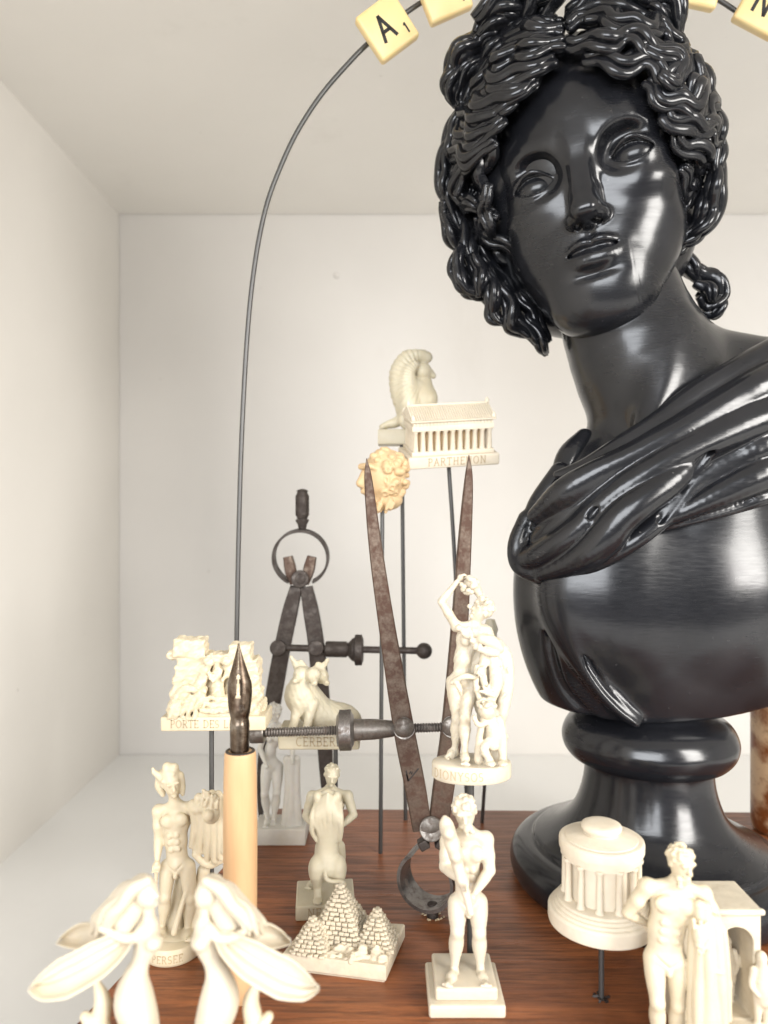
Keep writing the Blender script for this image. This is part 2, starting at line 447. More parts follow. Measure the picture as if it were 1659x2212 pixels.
mb = MB(); o2 = [inset(p, .12) for p in outline]
mb.prism([(x, y) for x, y in reversed(o2)], -CZ+.004, ZB-.362, ((0,0,0), (1,0,0), (0,1,0), (0,0,1))); mb.build('plinth_frame', M['edge'], bd, smooth=0)
# ------------------------------------------------------------------ black glossy bust
m, nt, b = new_mat('black_glossy_resin'); vec = tex_coord(nt)
n1 = noise(nt, vec, 55, 5, .6); n2 = noise(nt, tex_coord(nt, (60, 60, 420)), 3, 4, .6); n3 = noise(nt, vec, 25, 3, .5)
nt.links.new(mixc(nt, ramp(nt, n1, [(.3, 0), (.75, 1)]), (.006, .0064, .008), (.013, .0134, .016)), b.inputs['Base Color'])
nd = noise(nt, vec, 900, 2, .5); dust = ramp(nt, nd, [(.74, 0), (.80, .5)])
bc = b.inputs['Base Color'].links[0].from_socket; nt.links.new(mixc(nt, dust, bc, (.16, .15, .14)), b.inputs['Base Color'])
rg = mixc(nt, ramp(nt, n2, [(.35, 0), (.7, 1)]), (.17,)*3, (.26,)*3); rg = mixc(nt, ramp(nt, n3, [(.45, 0), (.7, .6)]), rg, (.34,)*3); nt.links.new(rg, b.inputs['Roughness'])
b.inputs['Specular IOR Level'].default_value = .47; b.inputs['Coat Weight'].default_value = .10; b.inputs['Coat Roughness'].default_value = .12
mm = N(nt, 'ShaderNodeMath', operation='ADD'); nt.links.new(n2, mm.inputs[0]); nt.links.new(n1, mm.inputs[1])
bump(nt, b, mm.outputs[0], .06, .03); M['black'] = m
BX, BY = 6.90, 19.6
bust = thing('bust', 'large glossy black bust of a curly haired figure with draped cloak', 'bust', (BX, BY, ZB))

# --- pedestal
prof = [(3.30,-9.6),(3.46,-9.5),(3.54,-9.3),(3.55,-9.1),(3.48,-8.88),(3.32,-8.72),(3.12,-8.64),(3.0,-8.62),(2.94,-8.57),(2.9,-8.5),(2.72,-8.42),(2.42,-8.27),(2.12,-8.05),(1.9,-7.78),(1.74,-7.4),(1.64,-7.0),(1.60,-6.62),(1.62,-6.46),(1.70,-6.43),(1.88,-6.40),(1.98,-6.35),(2.12,-6.18),(2.19,-5.98),(2.19,-5.78),(2.1,-5.55),(1.95,-5.38),(1.7,-5.26),(1.4,-5.1),(1.3,-4.5)]
q = smooth_path([(r, z, 0) for r, z in prof], 4)
MB().lathe([(a[0], a[1]) for a in q], (BX, BY, 0), n=96).build('pedestal', M['black'], bust, smooth=180)

# --- head, modelled upright in its own frame (x right, y back, z up, eyes at z=0) then tilted
HC = P(1250, 352, 17.5); HS = 0.965; ROLL, PITCH, YAW = 12.0, -19, -4
dv = HC/np.linalg.norm(HC); bx = np.cross(dv, V(0,0,1)); bx /= np.linalg.norm(bx); bz = np.cross(bx, dv)
HR = np.stack([bx, dv, bz], 1) @ rotm(0, -ROLL, 0) @ rotm(PITCH, 0, 0) @ rotm(0, 0, YAW)
XS, SH = 1.045, .05; ZI, ZO = [-5, -3.9, -2.3, -1.5, 0, 5], [-4.95, -3.84, -2.06, -1.37, 0, 5]
def headxf(v):
    v = np.array(v, float).reshape(-1, 3); z = v[:, 2].copy()
    v[:, 0] = v[:, 0]*XS+SH*np.minimum(z, 0)                                # the sculptor's slight asymmetry
    v[:, 2] = np.interp(z, ZI, ZO)
    return (v*HS) @ HR.T+HC
VF = 0.028
S = Sculpt((-2.9, -1.3, -4.6), (2.9, 3.9, 3.9), VF, .5)
S.ell((0, 2.9, 1.0), (2.45, 2.9, 2.75), .3)                    # skull
S.ell((0, 2.0, .9), (2.12, 1.85, 2.3), .4)                     # forehead
S.ell((0, 2.1, -1.2), (1.86, 1.62, 2.3), .8)                    # middle of the face
for sx in (-1, 1):
    S.ell((sx*1.02, 1.55, -1.2), (.92, .92, 1.3), .7)          # cheek
    S.cone((sx*1.52, 2.8, -1.7), (sx*.55, 1.45, -3.15), .56, .68, .8)   # jaw
    S.cone((sx*1.25, 1.75, -1.8), (sx*.55, 1.2, -2.9), .58, .60, .8)
S.ell((0, 1.05, -3.22), (.88, .76, .72), .7)                   # chin
S.ell((0, 1.20, -2.1), (1.0, .85, .95), .9)                    # muzzle
# brow: a broad plane that turns under in a soft edge
for sx in (-1, 1):
    S.path(*poly([(sx*.30, .72, .50), (sx*.80, .78, .74), (sx*1.3, .94, .74), (sx*1.8, 1.55, .45)], [.48, .50, .46, .30], 4), k=.5)
for sx in (-1, 1):
    S.ell((sx*1.13, .18, .04), (.67, .72, .62), .18, rotm(0, sx*10, sx*20), 'sub')   # socket
    S.ell((sx*1.12, 1.06, -.70), (.80, .60, .44), .5)            # refill the cheek under it
S.box((0, .42, -.25), (.50, 1.2, 2.7), .14, .24, rotm(-15, 0, 0))
S.path(*poly([(0, 1.15, 1.6), (0, .80, .9), (0, .55, .4)], [.6, .5, .36], 4), k=.4)
S.box((0, .28, -1.0), (.55, .98, .84), .22, .22, rotm(-10, 0, 0))
S.ell((0, -.14, -1.26), (.31, .30, .26), .30)                  # nose tip
for sx in (-1, 1):
    S.ell((sx*.32, .14, -1.40), (.20, .37, .21), .12)          # alae
# eyes: ball inside a lid shell with an almond opening
def almond(S, cx, cz, hw, hh, tilt, y0, y1, k):
    R_ = (hw*hw+hh*hh)/(2*hh); off = R_-hh; ct, st = math.cos(tilt), math.sin(tilt)
    def fn(D, X, Y, Z):
        u = (X-cx)*ct+(Z-cz)*st; w_ = -(X-cx)*st+(Z-cz)*ct
        d2 = np.maximum(np.sqrt(u*u+(w_+off)**2)-R_, np.sqrt(u*u+(w_-off)**2)-R_)
        d2 = np.maximum(d2, Y-y1); dd = -d2; h = np.maximum(k-np.abs(D-dd), 0)/k
        return np.maximum(D, dd)+h*h*k*.25
    S.field((cx-hw-.2, y0, cz-hh-.3), (cx+hw+.2, y1+.1, cz+hh+.3), fn)
for sx in (-1, 1):
    ec = V(sx*1.16, 1.02, -.02)
    S.ell(ec, (.68, .67, .50), .36)
    S.path(*poly([(sx*.66, .64, -.06), (sx*.86, .43, .19), (sx*1.15, .34, .31), (sx*1.46, .46, .22), (sx*1.76, .78, -.05)], [.03, .05, .06, .05, .03], 4), k=.08)   # upper lid roll
    S.path(*poly([(sx*.67, .62, -.12), (sx*.88, .46, -.25), (sx*1.18, .40, -.31), (sx*1.48, .53, -.25), (sx*1.72, .75, -.08)], [.02, .035, .04, .035, .02], 4), k=.10)
    almond(S, sx*1.17, -.01, .49, .235, -sx*.03, -1.0, .90, .03)
    S.ell(ec+V(0, .03, -.01), (.61, .61, .50), .015)                         # eyeball
    S.ell(ec+V(-sx*.46, -.28, -.03), (.10, .12, .08), .05)                   # caruncle
# nostrils
for sx in (-1, 1):
    S.ell((sx*.20, .02, -1.58), (.115, .23, .16), .05, rotm(12, 0, sx*-22), 'sub')
S.ell((0, .12, -1.56), (.10, .3, .12), .10)                   # columella
# mouth
S.bumpf((0, .30, -1.84), (.10, .3, .15), -.06)                 # philtrum
for sx in (-1, 1):
    S.path(*poly([(0, .20, -2.12), (sx*.18, .14, -2.05), (sx*.48, .28, -2.14), (sx*.84, .84, -2.32)], [.09, .125, .10, .04], 4), k=.06)
    S.path(*poly([(0, .20, -2.48), (sx*.26, .21, -2.48), (sx*.54, .38, -2.42), (sx*.80, .82, -2.34)], [.185, .18, .135, .05], 4), k=.09)
    S.bumpf((sx*.92, .84, -2.32), (.18, .3, .18), -.08)
S.path(*poly([(-.82, .70, -2.31), (-.46, .18, -2.26), (-.18, .02, -2.23), (0, .04, -2.27), (.18, .02, -2.23), (.46, .18, -2.26), (.82, .70, -2.31)], [.02, .055, .065, .06, .065, .055, .02], 4), k=.04, mode='sub')
S.bumpf((0, .42, -2.80), (.5, .3, .14), -.17)                  # hollow under the lip
for sx in (-1, 1):
    S.ell((sx*2.3, 2.6, -.55), (.22, .38, .62), .1, rotm(15, 0, -sx*20)); S.ell((sx*2.42, 2.38, -.5), (.12, .22, .38), .1, rotm(15, 0, -sx*20), 'sub')

hv, hf = S.mesh(); hv = headxf(hv)

# --- neck and chest in place
def PP(l): return [P(*a) for a in l]
T = Sculpt((2.7, 15.6, -5.3), (12.2, 23.2, 7.4), .05, .6)
T.ell((6.85, 19.8, -2.1), (3.42, 2.40, 4.6), .3)                # chest
T.ell((9.2, 20.2, -1.7), (3.4, 2.4, 4.6), 1.0)                   # far side of the chest
T.ell((8.0, 19.9, 0), (2.7, 2.0, 1.8), .7)                     # upper chest
T.ell((9.9, 19.7, 1.9), (1.9, 1.9, 1.9), .9)                    # far shoulder
T.ell((5.6, 20.4, -.5), (1.0, 1.2, 1.2), .6)                     # near shoulder
for sx in (-1, 1): T.ell((6.75+sx*1.45, 18.15, -1.9), (1.5, .7, 1.6), .8)   # breast muscles
# neck
T.path(*poly(PP([(1300, 500, 20.0), (1326, 620, 20.0), (1390, 800, 19.7), (1466, 960, 19.6), (1510, 1060, 19.4)]), [1.4, 1.58, 1.76, 1.78, 1.9], 4), k=.6)
T.cone(P(1450, 800, 20.3), P(1640, 800, 20.3), 1.3, .9, 1.0)    # trapezius
T.path(*poly(PP([(1455, 690, 18.7), (1440, 780, 18.35), (1415, 870, 18.05), (1385, 960, 17.7)]), [.2, .34, .34, .28], 4), k=.6)   # neck muscle
T.ell(P(1385, 945, 17.35), (.35, .35, .3), .4, None, 'sub')
# lower rim: U-shaped cut
def cut(D, X, Y, Z):
    rim = -5.10+.032*(X-6.3)**2
    d = (rim-Z)*.9; k = .10; h = np.maximum(k-np.abs(D-d), 0)/k
    return np.maximum(D, d)+h*h*k*.25
T.field((2, 15, -6), (13, 24, -2), cut)
# carved fold lines at the arm hole
def on_chest(px, py, off=0.0):
    c = V(6.85, 19.8, -2.1); r = V(3.42, 2.40, 4.6); d = P(px, py, 1.0); A = ((d/r)**2).sum(); B = -2*(d*c/r**2).sum(); C_ = ((c/r)**2).sum()-1
    q = B*B-4*A*C_; t_ = (-B-math.sqrt(max(q, 0)))/(2*A); return d*(t_+off)
ar = [(1222,1235),(1232,1320),(1258,1410),(1300,1480),(1345,1530),(1385,1562)]
ao = [.05, .0, -.08, -.14, -.18, -.20]
T.path(*poly([on_chest(x-12, y, o_) for (x, y), o_ in zip(ar, ao)], [.12, .16, .17, .16, .14, .10], 6), k=.35)
T.path(*poly([on_chest(x+2, y, o_-.08) for (x, y), o_ in zip(ar, ao)], [.09, .10, .09, .08, .07, .05], 6), k=.06, mode='sub')
T.path(*poly([on_chest(x, y, .02) for x, y in ((1196,1300),(1190,1390),(1214,1480),(1276,1548))], [.05, .07, .06, .04], 6), k=.25, mode='sub')
bv, bf = T.mesh()
mesh_obj('head_and_chest', np.concatenate([hv, bv]), np.concatenate([hf, bf+len(hv)]), M['black'], bust, None, 180)

# --- rolled cloak across the chest
G = Sculpt((2.6, 15.4, -2.6), (12.2, 22.5, 5.6), .042, .4)
def zo(l, d0=None):     # points traced on the cloak, pushed to the depth of the chest
    out = []
    for a in l:
        px, py = 1044+a[0]*.3707, 690+a[1]*.3707
        d = 17.15+((px-1420)/330.)**2*(1.15 if px < 1420 else .35)+(a[2] if len(a) > 2 else 0)
        out.append(P(px, py, d))
    return out
folds = [
 ([(430,905,.42),(620,850,.35),(820,730,.3),(1010,600,.35),(1260,420,.45),(1659,215,.6),(2000,60,1.2)], [.10,.22,.26,.24,.28,.38,.45]),
 ([(300,1140,.15),(470,1010,-.02),(640,900,-.05),(860,790,-.05),(1150,640,-.05),(1450,470,0),(1659,360,.05),(2000,200,.6)], [.18,.34,.30,.24,.28,.34,.40,.45]),
 ([(320,1290,.2),(480,1160,.12),(640,1010,.1),(800,900,.1),(1050,770,.1),(1350,600,.1),(1659,450,.15)], [.14,.22,.20,.16,.20,.24,.3]),
 ([(230,1400,.25),(330,1370,.1),(520,1250,-.1),(720,1060,-.18),(900,930,-.2),(1200,760,-.2),(1659,560,-.15),(2000,450,.3)], [.2,.30,.30,.26,.30,.34,.42,.45]),
 ([(340,1480,.2),(560,1390,-.05),(700,1280,-.2),(800,1160,-.3),(920,1060,-.32),(1100,930,-.25),(1300,760,-.1)], [.2,.36,.42,.40,.38,.34,.16]),
 ([(340,1500,.3),(600,1450,.15),(850,1310,.05),(1050,1160,.05),(1250,960,.05),(1450,830,0),(1659,720,-.05),(2000,600,.3)], [.1,.16,.22,.2,.2,.3,.42,.45]),
 ([(990,1215,.15),(1200,1100,0),(1400,1000,-.05),(1659,880,-.1),(2000,760,.2)], [.08,.24,.36,.44,.45]),
 ([(970,1240,.25),(1250,1165,.1),(1500,1090,.05),(1659,1030,0),(2000,920,.2)], [.05,.10,.14,.2,.3]),
]
for pts, r in folds: G.path(*poly(zo(pts), r, 5), k=.045)
# body of the cloth behind the ridges
for pts, r in [([(330,1330,.75),(600,1090,.6),(1000,820,.6),(1659,470,.7),(2000,330,1.1)], [.5,.75,.8,.95,1.0]), ([(450,1350,.6),(800,1150,.55),(1200,900,.6),(1659,700,.6)], [.4,.5,.6,.8])]:
    G.path(*poly(zo(pts), r, 4), k=.3)
# deep tucks
for pts, r in [([(590,1190,-.25),(640,1130,-.35),(700,1060,-.25)], [.02,.07,.02]), ([(1150,990,-.1),(1250,860,-.3),(1335,735,-.3)], [.03,.16,.10]), ([(1010,1200,0),(1080,1110,-.2),(1180,1000,-.2)], [.03,.12,.04])]:
    G.path(*poly(zo(pts), r, 4), k=.10, mode='sub')
# turned-over end at the near shoulder
G.path(*poly(PP([(1136, 1120, 18.6), (1116, 1175, 18.5), (1124, 1220, 18.4), (1166, 1244, 18.2)]), [.20, .22, .24, .22], 5), k=.08)
G.path(*poly(PP([(1210, 1020, 18.8), (1165, 1085, 18.7), (1145, 1125, 18.6)]), [.26, .26, .2], 5), k=.10)
G.path(*poly(PP([(1262, 945, 19.6), (1232, 985, 19.4), (1214, 1030, 19.2)]), [.24, .34, .3], 5), k=.12)
G.path(*poly(PP([(1150, 1150, 18.3), (1150, 1190, 18.15), (1175, 1225, 18.0)]), [.06, .10, .06], 4), k=.06, mode='sub')
G.build('cloak', M['black'], bust)

# --- hair: carved wavy locks laid over the head
hairc, hairr = V(-.25, 2.35, .70), V(3.15, 2.95, 3.35)
def to_head(p):
    q = ((np.asarray(p)-HC) @ HR)/HS; z = np.interp(q[2], ZO, ZI) if -4.9 < q[2] < 4.9 else q[2]
    return V((q[0]-SH*min(z, 0))/XS, q[1], z)
def on_hair(px, py, lift=0.0):
    o = to_head(P(px, py, 14.)); d = to_head(P(px, py, 18.))-o; d /= np.linalg.norm(d)
    A = ((d/hairr)**2).sum(); Bq = 2*((o-hairc)*d/hairr**2).sum(); Cq = (((o-hairc)/hairr)**2).sum()-1
    disc = Bq*Bq-4*A*Cq; t = -Bq/(2*A) if disc <= 0 else (-Bq-math.sqrt(disc))/(2*A)
    p = o+d*t; n = (p-hairc)/hairr**2; n /= np.linalg.norm(n)
    if disc <= 0:
        e = (p-hairc)/hairr; p2 = hairc+e/np.linalg.norm(e)*hairr; p = .35*p2+.65*p
    return p+n*lift, n
def rig(a, ph, st):       # grooved, slightly flat lock section
    r = 1+st*math.cos(4*a+ph)+.06*math.cos(7*a-ph)
    return (math.cos(a)*r*.85, math.sin(a)*r)
hair = MB()
def lock(path, nrm, r0, wave=0.0, wl=1.0, st=.16, ph=None, taper=.35, bundle=0):
    path = np.asarray(path); m = len(path); ph = random.uniform(0, 6) if ph is None else ph
    T_ = np.gradient(path, axis=0); T_ /= np.linalg.norm(T_, axis=1)[:, None]+1e-9
    Bn = np.cross(T_, nrm); L = np.concatenate([[0], np.cumsum(np.linalg.norm(np.diff(path, axis=0), axis=1))])
    env = np.clip(L/.3, 0, 1); t = L/L[-1]
    path = path+Bn*(wave*np.sin(2*PI*L/wl+ph)*env)[:, None]+nrm*(wave*.45*np.cos(2*PI*L/wl+ph*1.3))[:, None]
    rr = r0*(taper+(1-taper)*np.sin(PI*np.clip(t*.86+.10, 0, 1))**.7); up = nrm @ HR.T
    if not bundle:
        hair.tube(headxf(path), rr*HS, 12, lambda a: rig(a, ph, st), up=up); return
    hair.tube(headxf(path-nrm*(rr*.25)[:, None]), rr*.8*HS, 12, lambda a: rig(a, ph, .1), up=up)
    for j in range(bundle):
        c = (j-(bundle-1)/2)/((bundle-1)/2); w2 = random.uniform(-.3, .3)
        lat = rr*(c*.80+.16*np.sin(2*PI*L/(wl*1.3)+j*2.1+w2)); up_ = rr*(.42*(1-c*c)+.10*np.sin(2*PI*L/wl+j*1.7))
        hair.tube(headxf(path+Bn*lat[:, None]+nrm*up_[:, None]), rr*random.uniform(.42, .60)*HS, 8, lambda a: rig(a, j, .06), up=up)
def img_lock(pts, r, wave=.07, wl=1.1, lift=.0, st=.16):
    q = smooth_path([(a[0], a[1], a[2] if len(a) > 2 else 0) for a in pts], 9)
    def push(x, y):                                            # keep the hairline clear of the forehead, the outline compact
        dx, dy = x-1258, (y-400)*.86; d = math.hypot(dx, dy)+1e-6; a = float(np.interp(d, [120, 235, 300, 360], [26, 26, 4, -6]))+14*math.exp(-(dx/150)**2)*(1 if y < 260 else 0)
        return x+dx/d*a, y+dy/d*a
    pn = [on_hair(*push(a[0], a[1]), lift+a[2]) for a in q]
    lock([p for p, n in pn], np.array([n for p, n in pn]), r, wave, wl, st, bundle=random.choice([3, 3, 4]))
# filler: short curls over the whole scalp below the large locks
fa = 0
for i in range(430):
    u = RNG.normal(size=3); u /= np.linalg.norm(u)
    p = hairc+u*(hairr-.42)
    if u[1] > .75: continue
    f = ((p[0])/2.45)**2+((p[2]+.75)/3.75)**2                    # the face opening seen from the front
    if p[1] < 2.6 and f < 1.0: continue
    if p[2] < -2.2 and p[1] < 2.4: continue
    n = u/hairr; n /= np.linalg.norm(n)
    flow = V(.35*np.sign(p[0]), .45, -.75)+RNG.normal(size=3)*.55; flow -= n*np.dot(flow, n); flow /= np.linalg.norm(flow)
    side = np.cross(n, flow); L = RNG.uniform(.7, 1.5); curl = RNG.uniform(1.0, 2.6)*RNG.choice([-1, 1]); pts = []
    x = p.copy(); a = 0
    for k in range(13):
        pts.append(x.copy()); a += curl*k/12*.22
        x = x+(flow*math.cos(a)+side*math.sin(a))*L/12
        e = (x-hairc)/hairr; x = hairc+e/np.linalg.norm(e)*(hairr-.42+.12*math.sin(k*.6))
    nn = np.array([(q-hairc)/hairr**2 for q in pts]); nn /= np.linalg.norm(nn, axis=1)[:, None]
    lock(pts, nn, RNG.uniform(.18, .28), .05, .8, .2, bundle=3 if RNG.random() < .5 else 0)
big = [
 # left of the parting
 ([(1216,92,.1),(1165,78,.25),(1112,92,.25),(1064,112,.2),(1040,158,.1),(1050,205,0)], .30), ([(1222,112,.1),(1180,122,.3),(1122,130,.3),(1075,156,.25),(1060,205,.1)], .32),
 ([(1224,138,.0),(1190,152,.2),(1150,164,.25),(1108,176,.25),(1076,204,.2),(1038,206,.05)], .30), ([(1206,158,-.1),(1162,186,.05),(1112,204,.1),(1072,196,.15),(1030,214,.05)], .27),
 ([(1168,192,-.15),(1122,228,-.05),(1074,242,.05),(1030,228,.05)], .26), ([(1128,232,-.2),(1088,264,-.05),(1044,268,.05),(1018,240,.1)], .24), ([(1102,266,-.2),(1074,296,-.05),(1034,304,0),(1012,272,.1)], .24),
 ([(1084,310,-.2),(1060,334,-.05),(1026,338,.05),(1000,310,.1)], .23), ([(1018,238,.1),(986,288,.1),(988,332,.1),(1020,356,0)], .25),
 ([(976,296,.0),(958,360,.05),(972,424,.05),(1004,452,-.1)], .26), ([(1040,350,-.15),(1016,392,0),(1020,430,-.05),(1046,450,-.2)], .24), ([(1004,380,.0),(985,430,.05),(990,480,0),(1020,505,-.1)], .24),
 ([(1066,58,.1),(1004,78,.2),(960,102,.1),(944,142,0),(958,200,.05),(986,232,.05)], .32), ([(1134,58,.1),(1084,46,.3),(1030,62,.25),(990,92,.15)], .28), ([(1012,106,.1),(966,132,.1),(950,170,.1),(975,215,.05),(1010,228,.1)], .27),
 ([(1040,118,.1),(1000,150,.15),(985,195,.15),(1005,232,.1)], .27), ([(1000,36,.0),(1044,10,.2),(1100,6,.3),(1150,26,.2)], .28), ([(1010,58,.1),(1050,34,.25),(1104,32,.3),(1142,50,.2)], .24),
 ([(962,440,0),(950,490,0),(972,540,-.1),(1012,560,-.2)], .26), ([(1014,470,-.1),(998,530,.0),(1026,580,-.1)], .25), ([(1040,470,-.3),(1046,530,-.2),(1066,580,-.3)], .22), ([(1058,400,-.35),(1052,460,-.3),(1070,520,-.35)], .2),
 ([(1044,96,-.25),(1014,150,-.25),(1006,206,-.25),(1016,262,-.25)], .44), ([(1000,286,-.35),(990,380,-.35),(1004,470,-.35)], .44), ([(975,200,-.3),(970,270,-.3),(975,340,-.3)], .36),
 # right of the parting
 ([(1226,76,.1),(1280,56,.3),(1340,66,.35),(1400,88,.25),(1452,122,.1)], .32), ([(1230,106,.1),(1272,92,.25),(1312,110,.3),(1352,118,.3),(1400,102,.3),(1442,130,.2),(1404,154,.2)], .29),
 ([(1230,136,.0),(1282,146,.15),(1332,138,.25),(1382,150,.25),(1424,176,.15)], .28), ([(1262,156,-.1),(1322,172,.0),(1372,172,.1),(1410,196,.1),(1424,232,.05)], .25),
 ([(1350,160,.2),(1394,156,.3),(1432,176,.25),(1424,212,.2),(1392,196,.2)], .22), ([(1384,196,-.1),(1416,236,.0),(1456,244,.15),(1480,206,.2),(1472,152,.2),(1440,124,.2)], .27),
 ([(1462,132,.1),(1500,172,.1),(1512,232,.1),(1490,284,.1)], .32), ([(1418,240,-.15),(1446,276,-.05),(1486,278,.1),(1522,296,.1)], .25), ([(1520,214,.0),(1548,262,.0),(1542,322,.05),(1516,344,.1)], .28),
 ([(1446,288,-.2),(1466,326,-.1),(1498,332,.05),(1502,382,0)], .24), ([(1498,300,.1),(1532,342,.1),(1526,392,.1),(1500,404,0)], .25), ([(1540,330,0),(1556,392,0),(1560,442,0),(1546,502,-.05),(1510,542,-.2)], .29),
 ([(1470,360,-.3),(1482,424,-.2),(1476,476,-.3)], .21), ([(1506,404,0),(1520,452,0),(1504,502,-.1),(1484,544,-.3)], .25), ([(1484,484,-.3),(1508,520,-.2),(1500,566,-.3),(1474,584,-.4)], .22), ([(1540,470,0),(1530,520,-.1),(1500,560,-.3)], .24),
 ([(1488,300,-.35),(1500,370,-.35),(1494,450,-.35)], .42),
 # knot on top
 ([(1070,26,.3),(1150,2,.6),(1220,16,.75),(1300,-6,.75),(1384,8,.5)], .32), ([(1120,-6,.5),(1190,-24,.8),(1270,-16,.85),(1350,-30,.7)], .32), ([(1150,44,.4),(1200,50,.6),(1250,40,.7),(1310,30,.6)], .24),
 ([(1132,62,.2),(1160,22,.5),(1200,-26,.7),(1260,-60,.7)], .30), ([(1176,64,.2),(1212,32,.5),(1196,-10,.7),(1150,-40,.7)], .30), ([(1228,74,.15),(1272,46,.5),(1288,0,.7),(1250,-40,.8)], .32), ([(1290,48,.3),(1332,22,.5),(1382,42,.5),(1442,22,.3)], .30),
 ([(1352,64,.3),(1402,50,.4),(1452,70,.2),(1444,112,.2)], .27), ([(1392,20,.3),(1446,-6,.3),(1466,34,.2),(1458,86,.1)], .30), ([(1330,-4,.6),(1392,-16,.6),(1446,10,.4)], .32), ([(1010,20,.2),(1070,-20,.4),(1130,-10,.5),(1180,20,.5)], .30), ([(1440,50,.2),(1462,80,.1),(1452,120,.1),(1430,150,.15)], .24),
]
for pts, r in big: img_lock(pts, r*1.08, .085, random.uniform(.8, 1.15), .02)
# curls falling on the nape, placed in the round behind jaw and neck
def curl3(pts, r): 
    sh_ = -16 if pts[0][0] < 1300 else 0
    q = smooth_path([to_head(P(a[0]+sh_, a[1]-8, a[2]+(.7 if sh_ else 0))) for a in pts], 8); nn = q-np.array([0, 2.4, -2.0]); nn /= np.linalg.norm(nn, axis=1)[:, None]; lock(q, nn, r, .06, .8, .2, bundle=3)
for pts, r in [
 ([(1010,540,19.4),(1000,590,19.3),(1020,632,19.3),(1056,640,19.4)], .28), ([(1040,560,19.2),(1056,610,19.1),(1050,650,19.2)], .25), ([(1016,590,19.8),(1030,640,19.6),(1070,655,19.6)], .26),
 ([(1066,590,19.2),(1082,645,19.1),(1076,690,19.3),(1110,704,19.4)], .26), ([(1090,620,19.3),(1118,670,19.2),(1120,714,19.3),(1156,730,19.5)], .27), ([(1110,670,19.6),(1150,716,19.6),(1180,752,19.8)], .25), ([(1150,690,19.6),(1176,730,19.6),(1196,776,19.9)], .22),
 ([(1130,640,19.9),(1170,690,19.9),(1200,750,20.)], .26), ([(1060,560,19.9),(1100,620,19.9),(1140,680,20.)], .3), ([(1020,470,19.9),(1024,550,19.8),(1050,620,19.8)], .42), ([(1040,540,20.2),(1080,640,20.1),(1150,730,20.2)], .42),
 ([(1476,580,20.6),(1516,598,20.5),(1550,612,20.5),(1556,650,20.5),(1530,672,20.5),(1508,650,20.4)], .27), ([(1500,620,20.3),(1530,632,20.2),(1538,660,20.2)], .2), ([(1510,640,20.7),(1548,664,20.6),(1540,690,20.6),(1516,680,20.6)], .22), ([(1470,540,20.4),(1490,590,20.5),(1520,620,20.6)], .28)]:
    curl3(pts, r)
hair.build('hair', M['black'], bust, smooth=180)
cap = Sculpt((-3.8, .2, -4.3), (3.3, 6.4, 4.4), .09, .3)
cap.ell((-.35, 3.2, .75), (3.05, 2.8, 3.0), .2); cap.ell((-.3, 3.5, -1.3), (2.8, 2.0, 2.5), .5)
cap.build('scalp', M['black'], bust, xf=headxf)
# ------------------------------------------------------------------ carved figures
def nrmz(v): v = np.asarray(v, float); return v/(np.linalg.norm(v)+1e-12)
def frame_of(x, z):
    x = nrmz(x); z = np.asarray(z, float); z = nrmz(z-x*np.dot(x, z)); return np.stack([x, np.cross(z, x), z], 1)
def grid_for(pts, pad, vox, m=.15):
    p = np.asarray(pts, float); return Sculpt(p.min(0)-pad, p.max(0)+pad, vox, m)
def head(S, c, h, fd, up, beard=False, curls=12, longhair=False, seed=1):
    rg = np.random.default_rng(seed); fd = nrmz(fd); R = frame_of(np.cross(-fd, up) if abs(np.dot(fd, nrmz(up))) < .99 else (1,0,0), up)
    if np.dot(R[:, 1], fd) > 0: R = np.stack([-R[:, 0], -R[:, 1], R[:, 2]], 1)
    L = lambda x, y, z: c+R @ (V(x, y, z)*h)
    k = .07*h
    S.ell(L(0, .06, .08), (.36*h, .42*h, .40*h), k, R); S.ell(L(0, -.06, -.14), (.29*h, .30*h, .36*h), k*1.5, R)
    for sx in (-1, 1): S.ell(L(sx*.14, -.40, .05), (.085*h, .09*h, .055*h), k*.6, R, 'sub')
    S.cone(L(0, -.33, .10), L(0, -.44, -.10), .05*h, .075*h, k*.5); S.cone(L(-.2, -.33, .13), L(.2, -.33, .13), .06*h, .06*h, k)
    for sx in (-1, 1): S.ell(L(sx*.14, -.315, .045), .055*h, k*.3)
    S.cone(L(-.10, -.335, -.235), L(.10, -.335, -.235), .04*h, .04*h, k*.5); S.ell(L(0, -.27, -.40), .11*h, k)
    S.cone(L(-.1, -.40, -.205), L(.1, -.40, -.205), .018*h, .018*h, k*.3, 'sub')
    for sx in (-1, 1): S.ell(L(sx*.36, .05, -.02), (.05*h, .09*h, .12*h), k*.5, R)
    for i in range(curls*2):
        th = rg.uniform(0, 2*PI); e = rg.uniform(.05, 1.0); d = V(math.cos(th)*math.sqrt(1-e*e), math.sin(th)*math.sqrt(1-e*e), e)
        if d[1] < -.55 and d[2] < .45: continue
        S.ell(L(d[0]*.36, .06+d[1]*.42, .10+d[2]*.40), rg.uniform(.055, .085)*h, k*.45)
    if beard:
        for i in range(14): S.ell(L(rg.uniform(-.22, .22), rg.uniform(-.36, -.16), rg.uniform(-.58, -.28)), rg.uniform(.06, .11)*h, k*.6)
    return L
